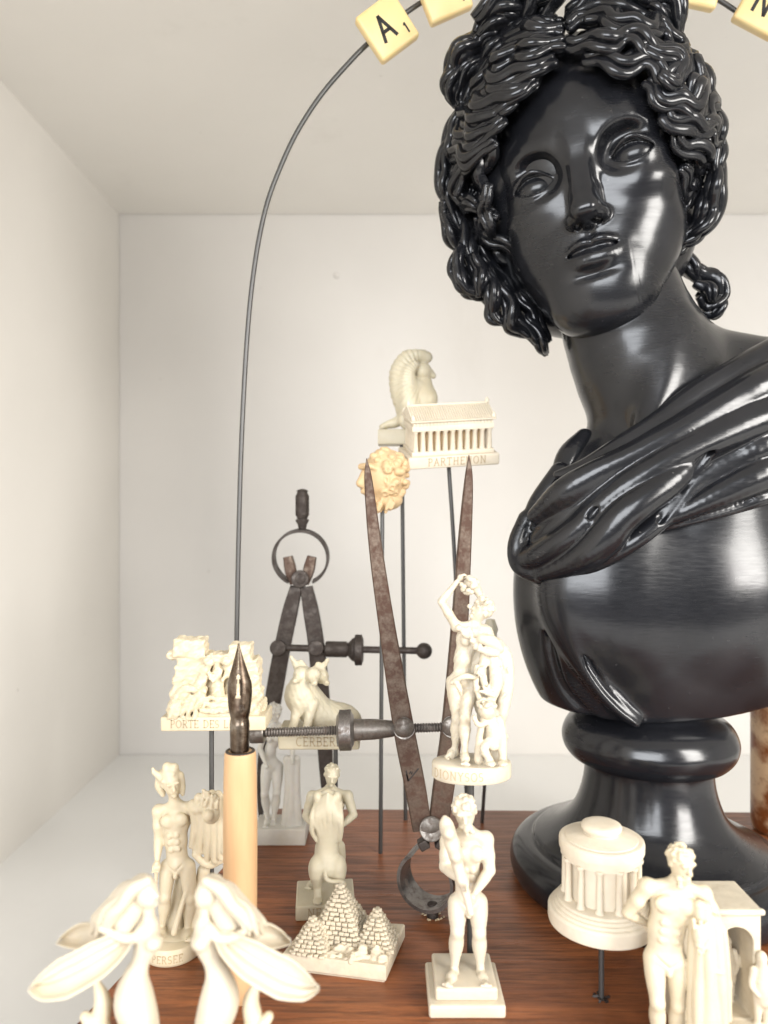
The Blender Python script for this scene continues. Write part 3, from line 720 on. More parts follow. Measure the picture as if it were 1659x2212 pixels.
def hand(S, w_, d, h, fing, k):
    d = nrmz(d); p = w_+d*.20*h; S.ell(p, (.13*h, .13*h, .14*h), k)
    if fing is not None:
        f = nrmz(fing); s = nrmz(np.cross(d, f))
        for j in range(4):
            q = p+s*((j-1.5)*.075*h)+d*.08*h; S.cone(q, q+(d*.10+f*.05)*h, .05*h, .048*h, k*.3); S.cone(q+(d*.10+f*.05)*h, q+(d*.14+f*.18)*h, .046*h, .038*h, k*.2)
        S.cone(p+s*.13*h, p+s*.12*h+(d*.12+f*.14)*h, .05*h, .04*h, k*.3)
def human(S, J, h, fd=(0,-1,0), male=True, beard=False, curls=14, seed=1, arms='lr', fingers=True, legs=True):
    J = {a: np.asarray(b, float) for a, b in J.items()}; fd = nrmz(fd); k = .10*h
    sm = (J['sl']+J['sr'])/2; hm = (J['hl']+J['hr'])/2 if 'hl' in J else J['waist']-V(0,0,.7*h)
    up = nrmz(sm-J['waist']); R = frame_of(J['sr']-J['sl'], up); sw = np.linalg.norm(J['sr']-J['sl'])/(1.7*h)
    C = lambda x, y, z: sm+R @ (V(x*sw, y, z)*h)
    fw = -1 if np.dot(R[:, 1], fd) < 0 else 1; fy = -fw          # sign so that C(.., -y, ..) is the front
    Cf = lambda x, y, z: C(x, y*(-fw), z)
    head(S, J['head'], h, J.get('hfd', fd), J['head']-J['neck'], beard, curls, False, seed)
    S.cone(J['head']-nrmz(J['head']-J['neck'])*.2*h, J['neck']-up*.1*h, .185*h, .22*h, k)
    S.cone(J['neck'], J['sl'], .20*h, .17*h, k*1.6); S.cone(J['neck'], J['sr'], .20*h, .17*h, k*1.6)
    S.ell(Cf(0, .03, -.42), (.70*h*sw, .43*h, .60*h), k, R)
    w = .56 if male else .47
    S.ell(J['waist'], (w*h*sw, .36*h, .50*h), k*2, R); hb = frame_of(J['hr']-J['hl'], J['waist']-hm)
    S.ell(hm+hb[:, 2]*.12*h, ((.60 if male else .66)*h*sw, .42*h, .42*h), k*2, hb)
    tr = (.60, .54, .54) if male else (.50, .41, .52)
    S.path(*poly([Cf(0, .02, -.42), J['waist'], hm+hb[:, 2]*.1*h], [q*h*sw for q in tr], 4), k=k, flat=(R[:, 1], .70))
    if male:
        for sx in (-1, 1):
            S.ell(Cf(sx*.33, -.31, -.33), (.36*h*sw, .17*h, .27*h), k*.6, R)
            for q in range(3): S.ell(J['waist']+R @ V(sx*.17*h*sw, fy*-1*(-.33*h)*-1 if False else (-.33*h)*(-fw), (.32-.27*q)*h), (.17*h*sw, .08*h, .13*h), k*.35, R)
        S.path([Cf(0, -.50, -.15), Cf(0, -.46, -.55)], .03*h, k*.6, 'sub')
        S.ell(hm+V(0,0,-.20*h)+fd*.36*h, (.10*h, .10*h, .14*h), k*.5)
        S.path([hm+R @ V(-.5*h*sw, -.33*h*(-fw), .30*h), hm+fd*.42*h+V(0,0,-.05*h), hm+R @ V(.5*h*sw, -.33*h*(-fw), .30*h)], .03*h, k*.6, 'sub')
    else:
        for sx in (-1, 1): S.ell(Cf(sx*.30, -.34, -.45), .21*h, k)
    ab = 1.0 if male else .8
    for s_ in arms:
        a, b, c = J['s'+s_], J['e'+s_], J['w'+s_]
        S.ell(a, .27*h*ab, k*1.2); S.path(*poly([a, (a+b)/2, b], [.23*h*ab, .235*h*ab, .17*h*ab], 3), k=k)
        S.path(*poly([b, b*.65+c*.35, c], [.165*h*ab, .185*h*ab, .115*h*ab], 3), k=k)
        S.ell(a*.5+b*.5+fd*.06*h, .2*h*ab, k)
        hand(S, c, c-b, h, J.get('f'+s_, fd) if fingers else None, k*.6)
    if legs:
        for s_ in 'lr':
            a, b, c, d = J['h'+s_], J['k'+s_], J['a'+s_], J['t'+s_]
            S.path(*poly([a, a*.6+b*.4, b], [.315*h, .305*h, .21*h], 4), k=k*.9); S.ell(b+fd*.07*h, (.17*h, .15*h, .17*h), k)
            S.path(*poly([b, b*.68+c*.32-fd*.05*h, b*.3+c*.7, c], [.195*h, .25*h, .15*h, .12*h], 4), k=k)
            S.cone(c, c*.7+d*.3+V(0,0,.02*h), .13*h, .14*h, k*1.5); S.cone(c+V(0,0,-.12*h)-fd*.06*h, d, .14*h, .10*h, k*1.6); S.ell(c*.55+d*.45, (.15*h, .15*h, .13*h), k*1.5); sd = nrmz(np.cross(d-c, V(0,0,1)))
            for q in range(5): S.ell(d+sd*((q-2)*.07*h)+nrmz(d-c)*(.06-.02*abs(q-1))*h, .055*h, k*.25)
def folds(S, list_, k=.04, n=5):
    for pts, r in list_: S.path(*poly(pts, r if not np.isscalar(r) else [r]*len(pts), n), k=k)
def rough(S, amp, sc, seed=0):
    """knock the surface about (cast stone)"""
    rg = np.random.default_rng(seed); X, Y, Z = S.ax[0][:, None, None], S.ax[1][None, :, None], S.ax[2][None, None, :]
    acc = 0
    for i in range(6):
        q = rg.normal(size=3); q *= sc*(1+.6*i)/np.linalg.norm(q); acc = acc+np.sin(X*np.float32(q[0])+Y*np.float32(q[1])+Z*np.float32(q[2])+np.float32(rg.uniform(0, 6)))/(1+.4*i)
    S.D += np.float32(amp)*acc
# ------------------------------------------------------------------ serif stroke letters
def arc(cx, cy, rx, ry, a0, a1, n=10): return [(cx+rx*math.cos(math.radians(a0+(a1-a0)*i/n)), cy+ry*math.sin(math.radians(a0+(a1-a0)*i/n))) for i in range(n+1)]
GL = {
 'A': (.72, [[(.06,0),(.36,1)],[(.36,1),(.66,0)],[(.17,.36),(.55,.36)]], [(.06,0),(.66,0)]), 'B': (.62, [[(.12,0),(.12,1)], [(.12,1),(.35,1)]+arc(.35,.76,.20,.24,90,-90)+[(.12,.52)], [(.35,.52)]+arc(.37,.26,.22,.26,90,-90)+[(.12,0)]], [(.12,0),(.12,1)]),
 'C': (.70, [arc(.40,.5,.32,.5,50,310,16)], []), 'D': (.74, [[(.12,0),(.12,1)], [(.12,1),(.30,1)]+arc(.30,.5,.36,.5,90,-90,14)+[(.12,0)]], [(.12,0),(.12,1)]),
 'E': (.60, [[(.12,0),(.12,1)],[(.12,1),(.54,1)],[(.12,.52),(.42,.52)],[(.12,0),(.54,0)],[(.54,1),(.54,.88)],[(.54,0),(.54,.12)]], [(.12,0),(.12,1)]), 'H': (.78, [[(.14,0),(.14,1)],[(.64,0),(.64,1)],[(.14,.52),(.64,.52)]], [(.14,0),(.14,1),(.64,0),(.64,1)]),
 'I': (.34, [[(.17,0),(.17,1)]], [(.17,0),(.17,1)]), 'L': (.58, [[(.12,0),(.12,1)],[(.12,0),(.52,0)],[(.52,0),(.52,.14)]], [(.12,0),(.12,1)]), 'M': (.88, [[(.12,0),(.14,1)],[(.14,1),(.44,.1)],[(.44,.1),(.74,1)],[(.74,1),(.76,0)]], [(.12,0),(.76,0)]),
 'N': (.80, [[(.12,0),(.12,1)],[(.12,1),(.66,0)],[(.66,0),(.66,1)]], [(.12,0),(.12,1),(.66,1)]), 'O': (.80, [arc(.40,.5,.34,.5,0,360,22)], []), 'P': (.60, [[(.12,0),(.12,1)], [(.12,1),(.34,1)]+arc(.34,.74,.21,.26,90,-90)+[(.12,.48)]], [(.12,0),(.12,1)]),
 'R': (.68, [[(.12,0),(.12,1)], [(.12,1),(.34,1)]+arc(.34,.75,.20,.25,90,-90)+[(.12,.5)], [(.32,.5),(.62,0)]], [(.12,0),(.12,1),(.62,0)]), 'S': (.56, [arc(.28,.74,.21,.26,40,250,12)+arc(.28,.25,.22,.25,80,-140,12)], []),
 'T': (.66, [[(.33,0),(.33,1)],[(.04,1),(.62,1)],[(.04,1),(.04,.88)],[(.62,1),(.62,.88)]], [(.33,0)]), 'Y': (.68, [[(.06,1),(.34,.5)],[(.62,1),(.34,.5)],[(.34,.5),(.34,0)]], [(.06,1),(.62,1),(.34,0)]), '1': (.36, [[(.2,0),(.2,1)],[(.2,1),(.06,.86)]], []), ' ': (.40, [], []), '.': (.2, [[(.08,0),(.12,.05)]], []),
}
def text_w(t, gap=.16): return sum(GL[c][0]+gap for c in t)-gap
def letters(mb, text, place, hgt, wd=.11, gap=.16, serif=True, align=.5, depth=.02):
    """place(u, v) -> (point, normal) with u, v in working units"""
    tot = text_w(text, gap)*hgt; u0 = -tot*align
    def stroke(pts, w_):
        n = len(pts); ring = []
        for i, (u, v) in enumerate(pts):
            a = pts[max(i-1, 0)]; b = pts[min(i+1, n-1)]; dx, dy = b[0]-a[0], b[1]-a[1]; L = math.hypot(dx, dy)+1e-9
            ex = w_*.5 if i in (0, n-1) else 0; sg = -1 if i == 0 else 1
            u_, v_ = u+sg*dx/L*ex*.6, v+sg*dy/L*ex*.6; nx, ny = -dy/L*w_/2, dx/L*w_/2
            for q in (1, -1):
                p, nn = place(u_+nx*q, v_+ny*q)
                ring += [p+nn*depth*.35, p-nn*depth]
        fs = []
        for i in range(n-1):
            o = i*4; a, b, c, d = o, o+1, o+2, o+3
            fs += [(a, a+4, c+4, c), (c, c+4, d+4, d), (d, d+4, b+4, b), (b, b+4, a+4, a)]
        fs += [(0, 2, 3, 1), ((n-1)*4, (n-1)*4+1, (n-1)*4+3, (n-1)*4+2)]
        mb.add(ring, fs)
    for ch in text:
        w_, st, se = GL[ch]
        for s in st: stroke([(u0+x*hgt, y*hgt) for x, y in s], wd*hgt)
        if serif:
            for x, y in se: stroke([(u0+(x-.10)*hgt, y*hgt), (u0+(x+.10)*hgt, y*hgt)], wd*.6*hgt)
        u0 += (w_+gap)*hgt
def rod(parent, top, bot, r=.058, name='rod', mid=None):
    pts = [bot]+([mid] if mid is not None else [])+[top]; mb = MB(); mb.tube(smooth_path(pts, 6) if mid is not None else np.linspace(bot, top, 3), r, 12); return mb.build(name, M['wire'], parent)
GRP = 'small cast charms around the bust'
# ------------------------------------------------------------------ man leaning on a club, on a stepped plinth
D0 = 14.75; bc = V((1010-829.5)/F*14.2, 14.9, ZB)
t = thing('club_bearer_charm', 'cream figure of a bearded man holding a club, on a square two-step plinth', 'figurine', bc, GRP)
pl = MB().box(bc+V(0, 0, .125), (1.46, 1.42, .25), bev=.05); pl.box(bc+V(0, .02, .37), (1.20, 1.18, .25), bev=.05); pl.build('plinth', M['white_resin'], t)
def J2(d): return {a: P(*b) if len(b) == 3 else b for a, b in d.items()}
J = J2(dict(head=(1004,1754,14.75), neck=(1008,1795,14.85), sl=(968,1817,14.85), sr=(1049,1813,14.9), el=(961,1872,14.75), er=(1058,1880,14.75), wl=(992,1899,14.3), wr=(1026,1928,14.35),
 waist=(1009,1890,14.9), hl=(988,1950,14.9), hr=(1033,1949,14.9), kl=(988,2012,14.75), kr=(1035,2014,14.8), al=(981,2100,14.85), ar=(1038,2102,14.9), tl=(967,2128,14.35), tr=(1050,2129,14.4)))
J['hfd'] = (-.1, -1, -.05)
S = grid_for([J['head']+V(0,0,.4), J['tl'], J['tr'], J['el'], J['er'], P(962,1765,14.2)], .28, .0165)
human(S, J, .60, beard=True, curls=26, seed=3)
S.path(*poly([P(1017,1972,14.05), P(1008,1935,14.12), P(992,1880,14.2), P(976,1822,14.25), P(965,1785,14.3), P(961,1768,14.32)], [.065, .08, .105, .135, .14, .06], 5), k=.03)
for a in ((985,1850,14.1), (970,1800,14.12), (978,1822,14.3), (998,1900,14.1)): S.ell(P(*a), .10, .12)
S.build('figure', M['white_resin'], t)

# ------------------------------------------------------------------ Perseus on a round plinth
pc = V((372-829.5)/F*16.35, 16.4, ZB)
t = thing('hero_charm', 'cream nude hero in winged cap holding out a severed head, on a round plinth', 'figurine', pc, GRP)
MB().lathe([(.60,0),(.635,.03),(.645,.08),(.63,.30),(.60,.345),(.53,.36),(.01,.365)], pc, n=56).build('plinth', M['cream'], t)
mb = MB(); letters(mb, 'PERSEE', lambda u, v: (pc+V(math.sin((u+.05)/.64)*.637, -math.cos((u+.05)/.64)*.637, .10+v), V(math.sin((u+.05)/.64), -math.cos((u+.05)/.64), 0)), .15); mb.build('lettering', M['letter'], t)
J = J2(dict(head=(371,1692,16.4), neck=(378,1738,16.5), sl=(343,1752,16.5), sr=(415,1744,16.5), el=(343,1812,16.5), er=(440,1745,16.2), wl=(340,1854,16.3), wr=(458,1722,15.95),
 waist=(380,1815,16.5), hl=(363,1872,16.5), hr=(405,1872,16.5), kl=(357,1938,16.35), kr=(410,1940,16.45), al=(350,2008,16.5), ar=(404,2012,16.5), tl=(343,2026,16.1), tr=(410,2030,16.1)))
J['hfd'] = (.45, -1, .1); J['fr'] = (0, 0, -1)
S = grid_for([J['head']+V(0,0,.6), J['tl'], J['tr'], J['el'], P(487,1700,15.7), P(487,1900,17.), P(330,1660,16.4)], .24, .0185)
human(S, J, .55, curls=4, seed=5)
S.ell(P(368,1668,16.46), (.185, .22, .17), .08); S.ell(P(361,1656,16.40), (.10, .11, .10), .05); S.ell(P(376,1658,16.42), (.10, .11, .10), .05)
S.cone(P(352,1682,16.4), P(333,1668,16.35), .10, .055, .04); S.cone(P(333,1668,16.35), P(330,1660,16.35), .05, .03, .02)
S.path(*poly([P(352,1672,16.5), P(346,1695,16.5), P(352,1716,16.5)], [.12, .12, .06], 4), k=.05); S.path(*poly([P(388,1676,16.5), P(392,1700,16.5), P(395,1716,16.5)], [.10, .09, .04], 4), k=.05)
S.cone(P(338,1866,16.2), P(336,1940,16.2), .05, .025, .03)
folds(S, [([P(418,1738,16.4), P(424,1780,16.45), P(412,1828,16.5)], [.12,.12,.05]), ([P(430,1724,16.3), P(438,1780,16.4), P(430,1840,16.5)], [.11,.13,.06]), ([P(444,1718,16.25), P(452,1790,16.35), P(450,1852,16.5)], [.10,.12,.09]), ([P(458,1716,16.2), P(465,1790,16.3), P(466,1856,16.4)], [.10,.12,.10]), ([P(471,1716,16.2), P(477,1790,16.25), P(480,1850,16.3)], [.09,.11,.10]), ([P(484,1720,16.2), P(487,1790,16.2), P(487,1838,16.2)], [.06,.09,.09])], .03)
S.box(P(452,1785,16.55), (.75, .16, 1.2), .08, .06)
S.path(*poly([P(420,1846,16.5), P(450,1868,16.5), P(484,1856,16.4)], [.06, .09, .06], 4), k=.05)
S.ell(P(456,1757,15.85), (.19, .20, .22), .03); S.ell(P(450,1762,15.68), (.12, .1, .13), .03)
rg = np.random.default_rng(4)
for i in range(26):
    a, b = rg.uniform(0, 2*PI), rg.uniform(.2, 1); q = P(460,1742,15.85)+V(math.cos(a)*.19*b, -.12*rg.random(), math.sin(a)*.24*b+.08); S.cone(q, q+V(rg.normal()*.05, -.05, .12+.05*rg.random()), .05, .028, .02)
S.path(*poly([P(392,1900,16.75), P(384,1960,16.75), P(380,2020,16.7)], [.14, .18, .26], 4), k=.06); S.path(*poly([P(440,1880,16.7), P(430,1960,16.7), P(424,2025,16.7)], [.14, .17, .2], 4), k=.06)
S.cone(P(408,1905,16.4), P(376,2014,16.2), .05, .07, .04); S.ell(P(380,2024,16.4), (.5, .35, .10), .08)
S.build('figure', M['cream'], t)

# ------------------------------------------------------------------ hero and lion, on a square plinth
nc = V(-1.43, 18.25, ZB); tilt = rotm(0, 0, 5)
t = thing('lion_wrestler_charm', 'ivory man wrestling a lion seen from behind, on a block marked NEMEE', 'figurine', nc, GRP)
MB().box(nc+V(0, 0, .18), (1.40, 1.25, .36), tilt, .04).build('plinth', M['green_ivory'], t)
mb = MB(); ax_ = tilt @ V(1, 0, 0); nn_ = tilt @ V(0, -1, 0); letters(mb, 'NEMEE', lambda u, v: (nc+ax_*u+nn_*.627+V(0, 0, .085+v), nn_), .20); mb.build('lettering', M['letter'], t)
J = J2(dict(head=(717,1674,18.5), neck=(713,1704,18.6), sl=(674,1720,18.6), sr=(751,1719,18.6), el=(661,1762,18.4), er=(764,1760,18.4), wl=(680,1786,18.1), wr=(738,1784,18.1), waist=(712,1780,18.7), hl=(694,1830,18.7), hr=(732,1830,18.7), kl=(690,1880,18.6), kr=(736,1880,18.6), al=(674,1908,18.7), ar=(738,1910,18.7), tl=(666,1918,18.4), tr=(744,1920,18.4)))
J['hfd'] = (.15, -1, .15)
S = grid_for([J['head']+V(0,0,.35), J['tl']+V(0,-.6,-.2), J['tr'], J['el'], J['er'], P(720,1900,17.4)], .25, .019)
human(S, J, .50, curls=16, seed=8)
S.ell(P(708,1760,18.0), (.36, .30, .62), .05)
rg = np.random.default_rng(2)
for i in range(15):
    x = 676+i*4.6; y0 = 1716+abs(i-7)*2.5; q = [P(x+6*(7-i)/7, y0, 17.75+.02*abs(i-7)), P(x-2+rg.normal()*2, y0+35, 17.68), P(x+rg.normal()*4, y0+62, 17.72), P(x*.75+708*.25+rg.normal()*4, min(y0+88, 1816), 17.8)]; S.path(*poly(q, [.05, .065, .06, .03], 4), k=.02)
for x in (686, 728): S.ell(P(x, 1722, 17.9), (.11, .12, .14), .05)
S.path(*poly([P(708,1780,18.0), P(707,1830,17.95), P(704,1872,17.85)], [.32, .27, .32], 4), k=.08)
for x, sx in ((684, -1), (731, 1)):
    S.ell(P(x, 1876, 17.8), (.20, .26, .30), .08); S.path(*poly([P(x, 1892, 17.7), P(x-sx*2, 1916, 17.75), P(x-sx*3, 1938, 17.65)], [.16, .10, .09], 4), k=.05); S.ell(P(x-sx*3, 1946, 17.55), (.12, .16, .07), .04)
S.path(*poly([P(703,1882,17.55), P(705,1898,17.45), P(718,1904,17.42), P(736,1904,17.45), P(744,1910,17.5), P(742,1918,17.55)], [.055, .05, .05, .05, .055, .06], 4), k=.03)
S.build('figure', M['green_ivory'], t)

# ------------------------------------------------------------------ pyramids
corn = [V(-2.15, 15.71, 0), V(.04, 15.27, 0), V(.47, 16.85, 0), V(-1.71, 17.02, 0)]; yc = sum(corn)/4+V(0,0,ZB)
t = thing('pyramids_charm', 'worn white tablet with three little block-built pyramids', 'figurine', yc, GRP)
mb = MB(); cs = [c*1.0 for c in corn]; cen = sum(corn)/4
rings = [(0, .0), (.03, .97), (.06, 1.0), (.31, 1.0), (.35, .975)]; pts = []
for z, k in rings:
    k = k or .96
    for c in cs: pts.append(cen+(c-cen)*k+V(0, 0, ZB+z))
fs = [(3,2,1,0)]+[(i*4+j, i*4+(j+1)%4, i*4+4+(j+1)%4, i*4+4+j) for i in range(4) for j in range(4)]+[(16,17,18,19)]
mb.add(pts, fs); mb.build('tablet', M['stone'], t, smooth=30)
rg = np.random.default_rng(11); zt = ZB+.35; ya = nrmz(corn[1]-corn[0]); yb = nrmz(corn[3]-corn[0]); RY = np.stack([ya, V(-ya[1], ya[0], 0), V(0,0,1)], 1)
for nm, cx, cy, hb, hh, n in (('large_pyramid', -.95, 16.45, .56, 1.10, 14), ('small_pyramid', -1.52, 15.98, .36, .62, 9), ('small_pyramid', -.15, 16.12, .36, .74, 10)):
    mb = MB(); c0 = V(cx, cy, zt-.01); ch = hh/n
    mb.add([c0+RY @ V(-hb*.93, -hb*.93, 0), c0+RY @ V(hb*.93, -hb*.93, 0), c0+RY @ V(hb*.93, hb*.93, 0), c0+RY @ V(-hb*.93, hb*.93, 0), c0+V(0, 0, hh*.97)], [(3,2,1,0),(0,1,4),(1,2,4),(2,3,4),(3,0,4)])
    for i in range(n):
        hf = hb*(1-(i+.35)/n)+.02; m_ = max(1, round(hf*2/.125))
        for side in range(4):
            a = side*PI/2; Rz = RY @ rotm(0, 0, side*90)
            for j in range(m_):
                w_ = hf*2/m_; u = -hf+w_*(j+.5)+rg.normal()*.008; mb.box(c0+Rz @ V(u, -hf+.02+rg.normal()*.012, ch*(i+.5)), (w_*rg.uniform(.80, .95), .13, ch*rg.uniform(.78, .95)), Rz @ rotm(rg.normal()*3, rg.normal()*3, rg.normal()*3), .014)
    mb.build(nm, M['stone'], t, smooth=50)
S = Sculpt((-1.9, 15.3, zt-.15), (.45, 16.3, zt+.4), .022, .1)
for i in range(34):
    u, v = rg.uniform(.28, .95), rg.uniform(.06, .30); q = corn[0]+(corn[1]-corn[0])*u+(corn[3]-corn[0])*v; S.ell(V(q[0], q[1], zt), (rg.uniform(.05, .13), rg.uniform(.05, .12), rg.uniform(.03, .14)), .04, rotm(*rg.uniform(-30, 30, 3)))
for q in ((-.45, 15.66), (-.15, 15.58)): S.ell(V(q[0], q[1], zt+.05), (.12, .11, .18), .04)
rough(S, .012, 30, 3); S.build('rubble', M['stone'], t)

# ------------------------------------------------------------------ round temple on a rod
tc_ = V((1299-829.5)/F*14.8, 14.8, 0)
t = thing('round_temple_charm', 'chalky white round temple with columns and domed knob, raised on a wire rod', 'figurine', (tc_[0], tc_[1], ZB), GRP)
zb = -8.08
mb = MB().lathe([(.97, zb), (1.02, zb+.02), (1.035, zb+.08), (1.03, zb+.27), (1.0, zb+.31), (.95, zb+.325), (.945, zb+.37), (.90, zb+.385), (.895, zb+.43), (.85, zb+.445), (.845, zb+.49), (.80, zb+.505), (.30, zb+.51)], tc_, n=72); mb.build('stepped_base', M['chalk'], t, smooth=26)
z1, z2 = zb+.50, -6.80
MB().lathe([(.60, z1), (.60, z2+.05)], tc_, n=48).build('drum_wall', M['chalk'], t)
for i in range(12):
    a = 2*PI*i/12+.2; c = tc_+V(math.cos(a)*.70, math.sin(a)*.70, 0); mb = MB()
    mb.lathe([(.085, z1), (.085, z1+.05), (.066, z1+.07), (.058, z2-.06), (.075, z2-.03), (.088, z2-.01), (.088, z2+.04)], c, n=14, mod=lambda a_, h: 1+.03*math.sin(3*a_+h*40+i)); mb.build('column', M['chalk'], t, smooth=60)
mb = MB().lathe([(.60, z2), (.745, z2+.01), (.75, z2+.065), (.77, z2+.07), (.775, z2+.125), (.79, z2+.13), (.795, z2+.185), (.815, z2+.19), (.82, z2+.33), (.81, z2+.365), (.78, z2+.385), (.70, z2+.39), (.69, z2+.405), (.42, z2+.48), (.3, z2+.49)], tc_, n=72); mb.build('entablature', M['chalk'], t, smooth=24)
mb = MB().lathe([(.35, z2+.46), (.355, z2+.53), (.385, z2+.55), (.395, z2+.60), (.38, z2+.64), (.33, z2+.665), (.2, z2+.675), (.01, z2+.68)], tc_, n=48); mb.build('knob', M['chalk'], t, smooth=60)
rod(t, V(tc_[0], tc_[1], zb+.05), V(tc_[0], tc_[1], ZB-.1), .055)
mb = MB(); rg = np.random.default_rng(5)
for i in range(9): a = rg.uniform(0, 2*PI); mb.box(V(tc_[0]+math.cos(a)*.11, tc_[1]+math.sin(a)*.10, ZB+.02), (.12, .03, .04), rotm(rg.uniform(-25, 25), rg.uniform(-30, 30), math.degrees(a)))
mb.lathe([(.085, ZB+.004), (.06, ZB+.03)], V(tc_[0], tc_[1], 0), n=12); mb.build('splinters', M['edge'], t)

# ------------------------------------------------------------------ muscular man leaning on a lion skin (right front)
t = thing('resting_strongman_charm', 'cream muscular man with arm behind his back leaning on a hanging lion skin', 'figurine', (5.2, 13.2, ZB), GRP)
J = J2(dict(head=(1471,1862,13.0), neck=(1462,1908,13.1), sl=(1398,1915,13.15), sr=(1519,1930,13.1), el=(1356,1971,13.3), er=(1550,1996,13.05), wl=(1392,1992,13.5), wr=(1548,2060,12.9), waist=(1440,2004,13.15), hl=(1412,2070,13.15), hr=(1462,2076,13.15), kl=(1420,2165,12.95), kr=(1464,2170,13.15), al=(1424,2268,13.1), ar=(1458,2268,13.35), tl=(1412,2296,12.7), tr=(1470,2296,12.9)))
J['hfd'] = (.35, -1, -.45)
S = grid_for([J['head']+V(0,0,.4), J['tl'], J['er'], J['el'], P(1570,1960,12.9), P(1575,2290,12.9), P(1400,2300,13.6)], .24, .0165)
human(S, J, .565, beard=True, curls=26, seed=12)
folds(S, [([P(1500,1965,12.95), P(1496,2060,12.95), P(1494,2150,12.95), P(1490,2250,12.95)], [.09,.09,.08,.06]), ([P(1510,1955,12.85), P(1512,2070,12.85), P(1506,2170,12.85), P(1506,2270,12.9)], [.09,.10,.09,.06]), ([P(1524,1960,12.85), P(1530,2080,12.8), P(1530,2170,12.85), P(1538,2270,12.9)], [.10,.12,.10,.07]), ([P(1544,1990,12.85), P(1552,2090,12.85), P(1560,2180,12.9), P(1566,2270,12.95)], [.12,.13,.10,.06]), ([P(1518,2000,13.0), P(1524,2120,13.0), P(1528,2280,13.0)], [.2,.24,.22]), ([P(1558,2010,13.0), P(1566,2100,13.0), P(1572,2200,13.05)], [.10,.10,.07])], .03)
S.ell(P(1512,2020,12.72), (.13, .13, .19), .03); S.ell(P(1510,2040,12.62), (.08, .09, .07), .03)
rg = np.random.default_rng(6)
for i in range(22): q = P(1512+rg.normal()*9, 2016+rg.normal()*17, 12.68); S.cone(q, q+V(rg.normal()*.03, -.02, -.12), .035, .02, .02)
for x in (1503, 1521): S.ell(P(x, 2002, 12.68), .045, .02)
S.build('figure', M['cream'], t)
MB().box(V(5.30, 13.02, ZB+.15), (1.25, .95, .30), None, .05).build('plinth', M['cream'], t)

# ------------------------------------------------------------------ arched gate with standing figures (right edge)
t = thing('arch_charm', 'white flat-topped arch with standing relief figures behind the strongman', 'figurine', (5.95, 14.4, ZB), GRP)
x0, x1, yf, yb_ = 5.40, 6.92, 13.75, 14.80
ztop = -(1962-1106)/F*13.75
S = Sculpt((x0-.2, yf-.35, ZB-.05), (x1+.25, yb_+.2, ztop+.1), .022, .12)
S.box(((x0+x1)/2, (yf+yb_)/2, (ztop+ZB)/2), (x1-x0, yb_-yf, ztop-ZB), .035)
ac = (1592-829.5)/F*13.75
S.box((ac, (yf+yb_)/2, (ZB+.3+ztop-.66)/2), (.60, 2.2, ztop-.66-ZB-.3), .02, .02, None, 'sub'); S.cone(V(ac, yf-.6, ztop-.66), V(ac, yb_+.6, ztop-.66), .30, .30, .02, 'sub')
S.box(((x0+x1)/2, yf-.1, ZB+.15), (x1-x0+.2, .4, .3), .05, .03)
for xx, dz in ((ac+.05, 0), (ac+.40, .06), (ac-.40, 0)):
    yy = yf-.10 if xx != ac+.05 else yf+.55
    S.ell(V(xx, yy, ZB+1.42+dz), (.10, .11, .13), .03); S.path(*poly([V(xx, yy, ZB+1.3+dz), V(xx, yy, ZB+1.0), V(xx+.02, yy, ZB+.75)], [.10, .17, .16], 4), k=.04)
    for sx in (-1, 1): S.path(*poly([V(xx+sx*.07, yy, ZB+.8), V(xx+sx*.08, yy-.02, ZB+.55), V(xx+sx*.08, yy, ZB+.3)], [.10, .075, .06], 4), k=.03); S.path(*poly([V(xx+sx*.15, yy, ZB+1.22+dz), V(xx+sx*.20, yy-.03, ZB+1.02), V(xx+sx*.12, yy-.10, ZB+.88)], [.065, .055, .045], 4), k=.03)
S.path([V(ac-.34, yf-.02, ztop-.06), V(x1, yf-.02, ztop-.06)], [.06, .06], .02); S.build('gate', M['stone'], t)

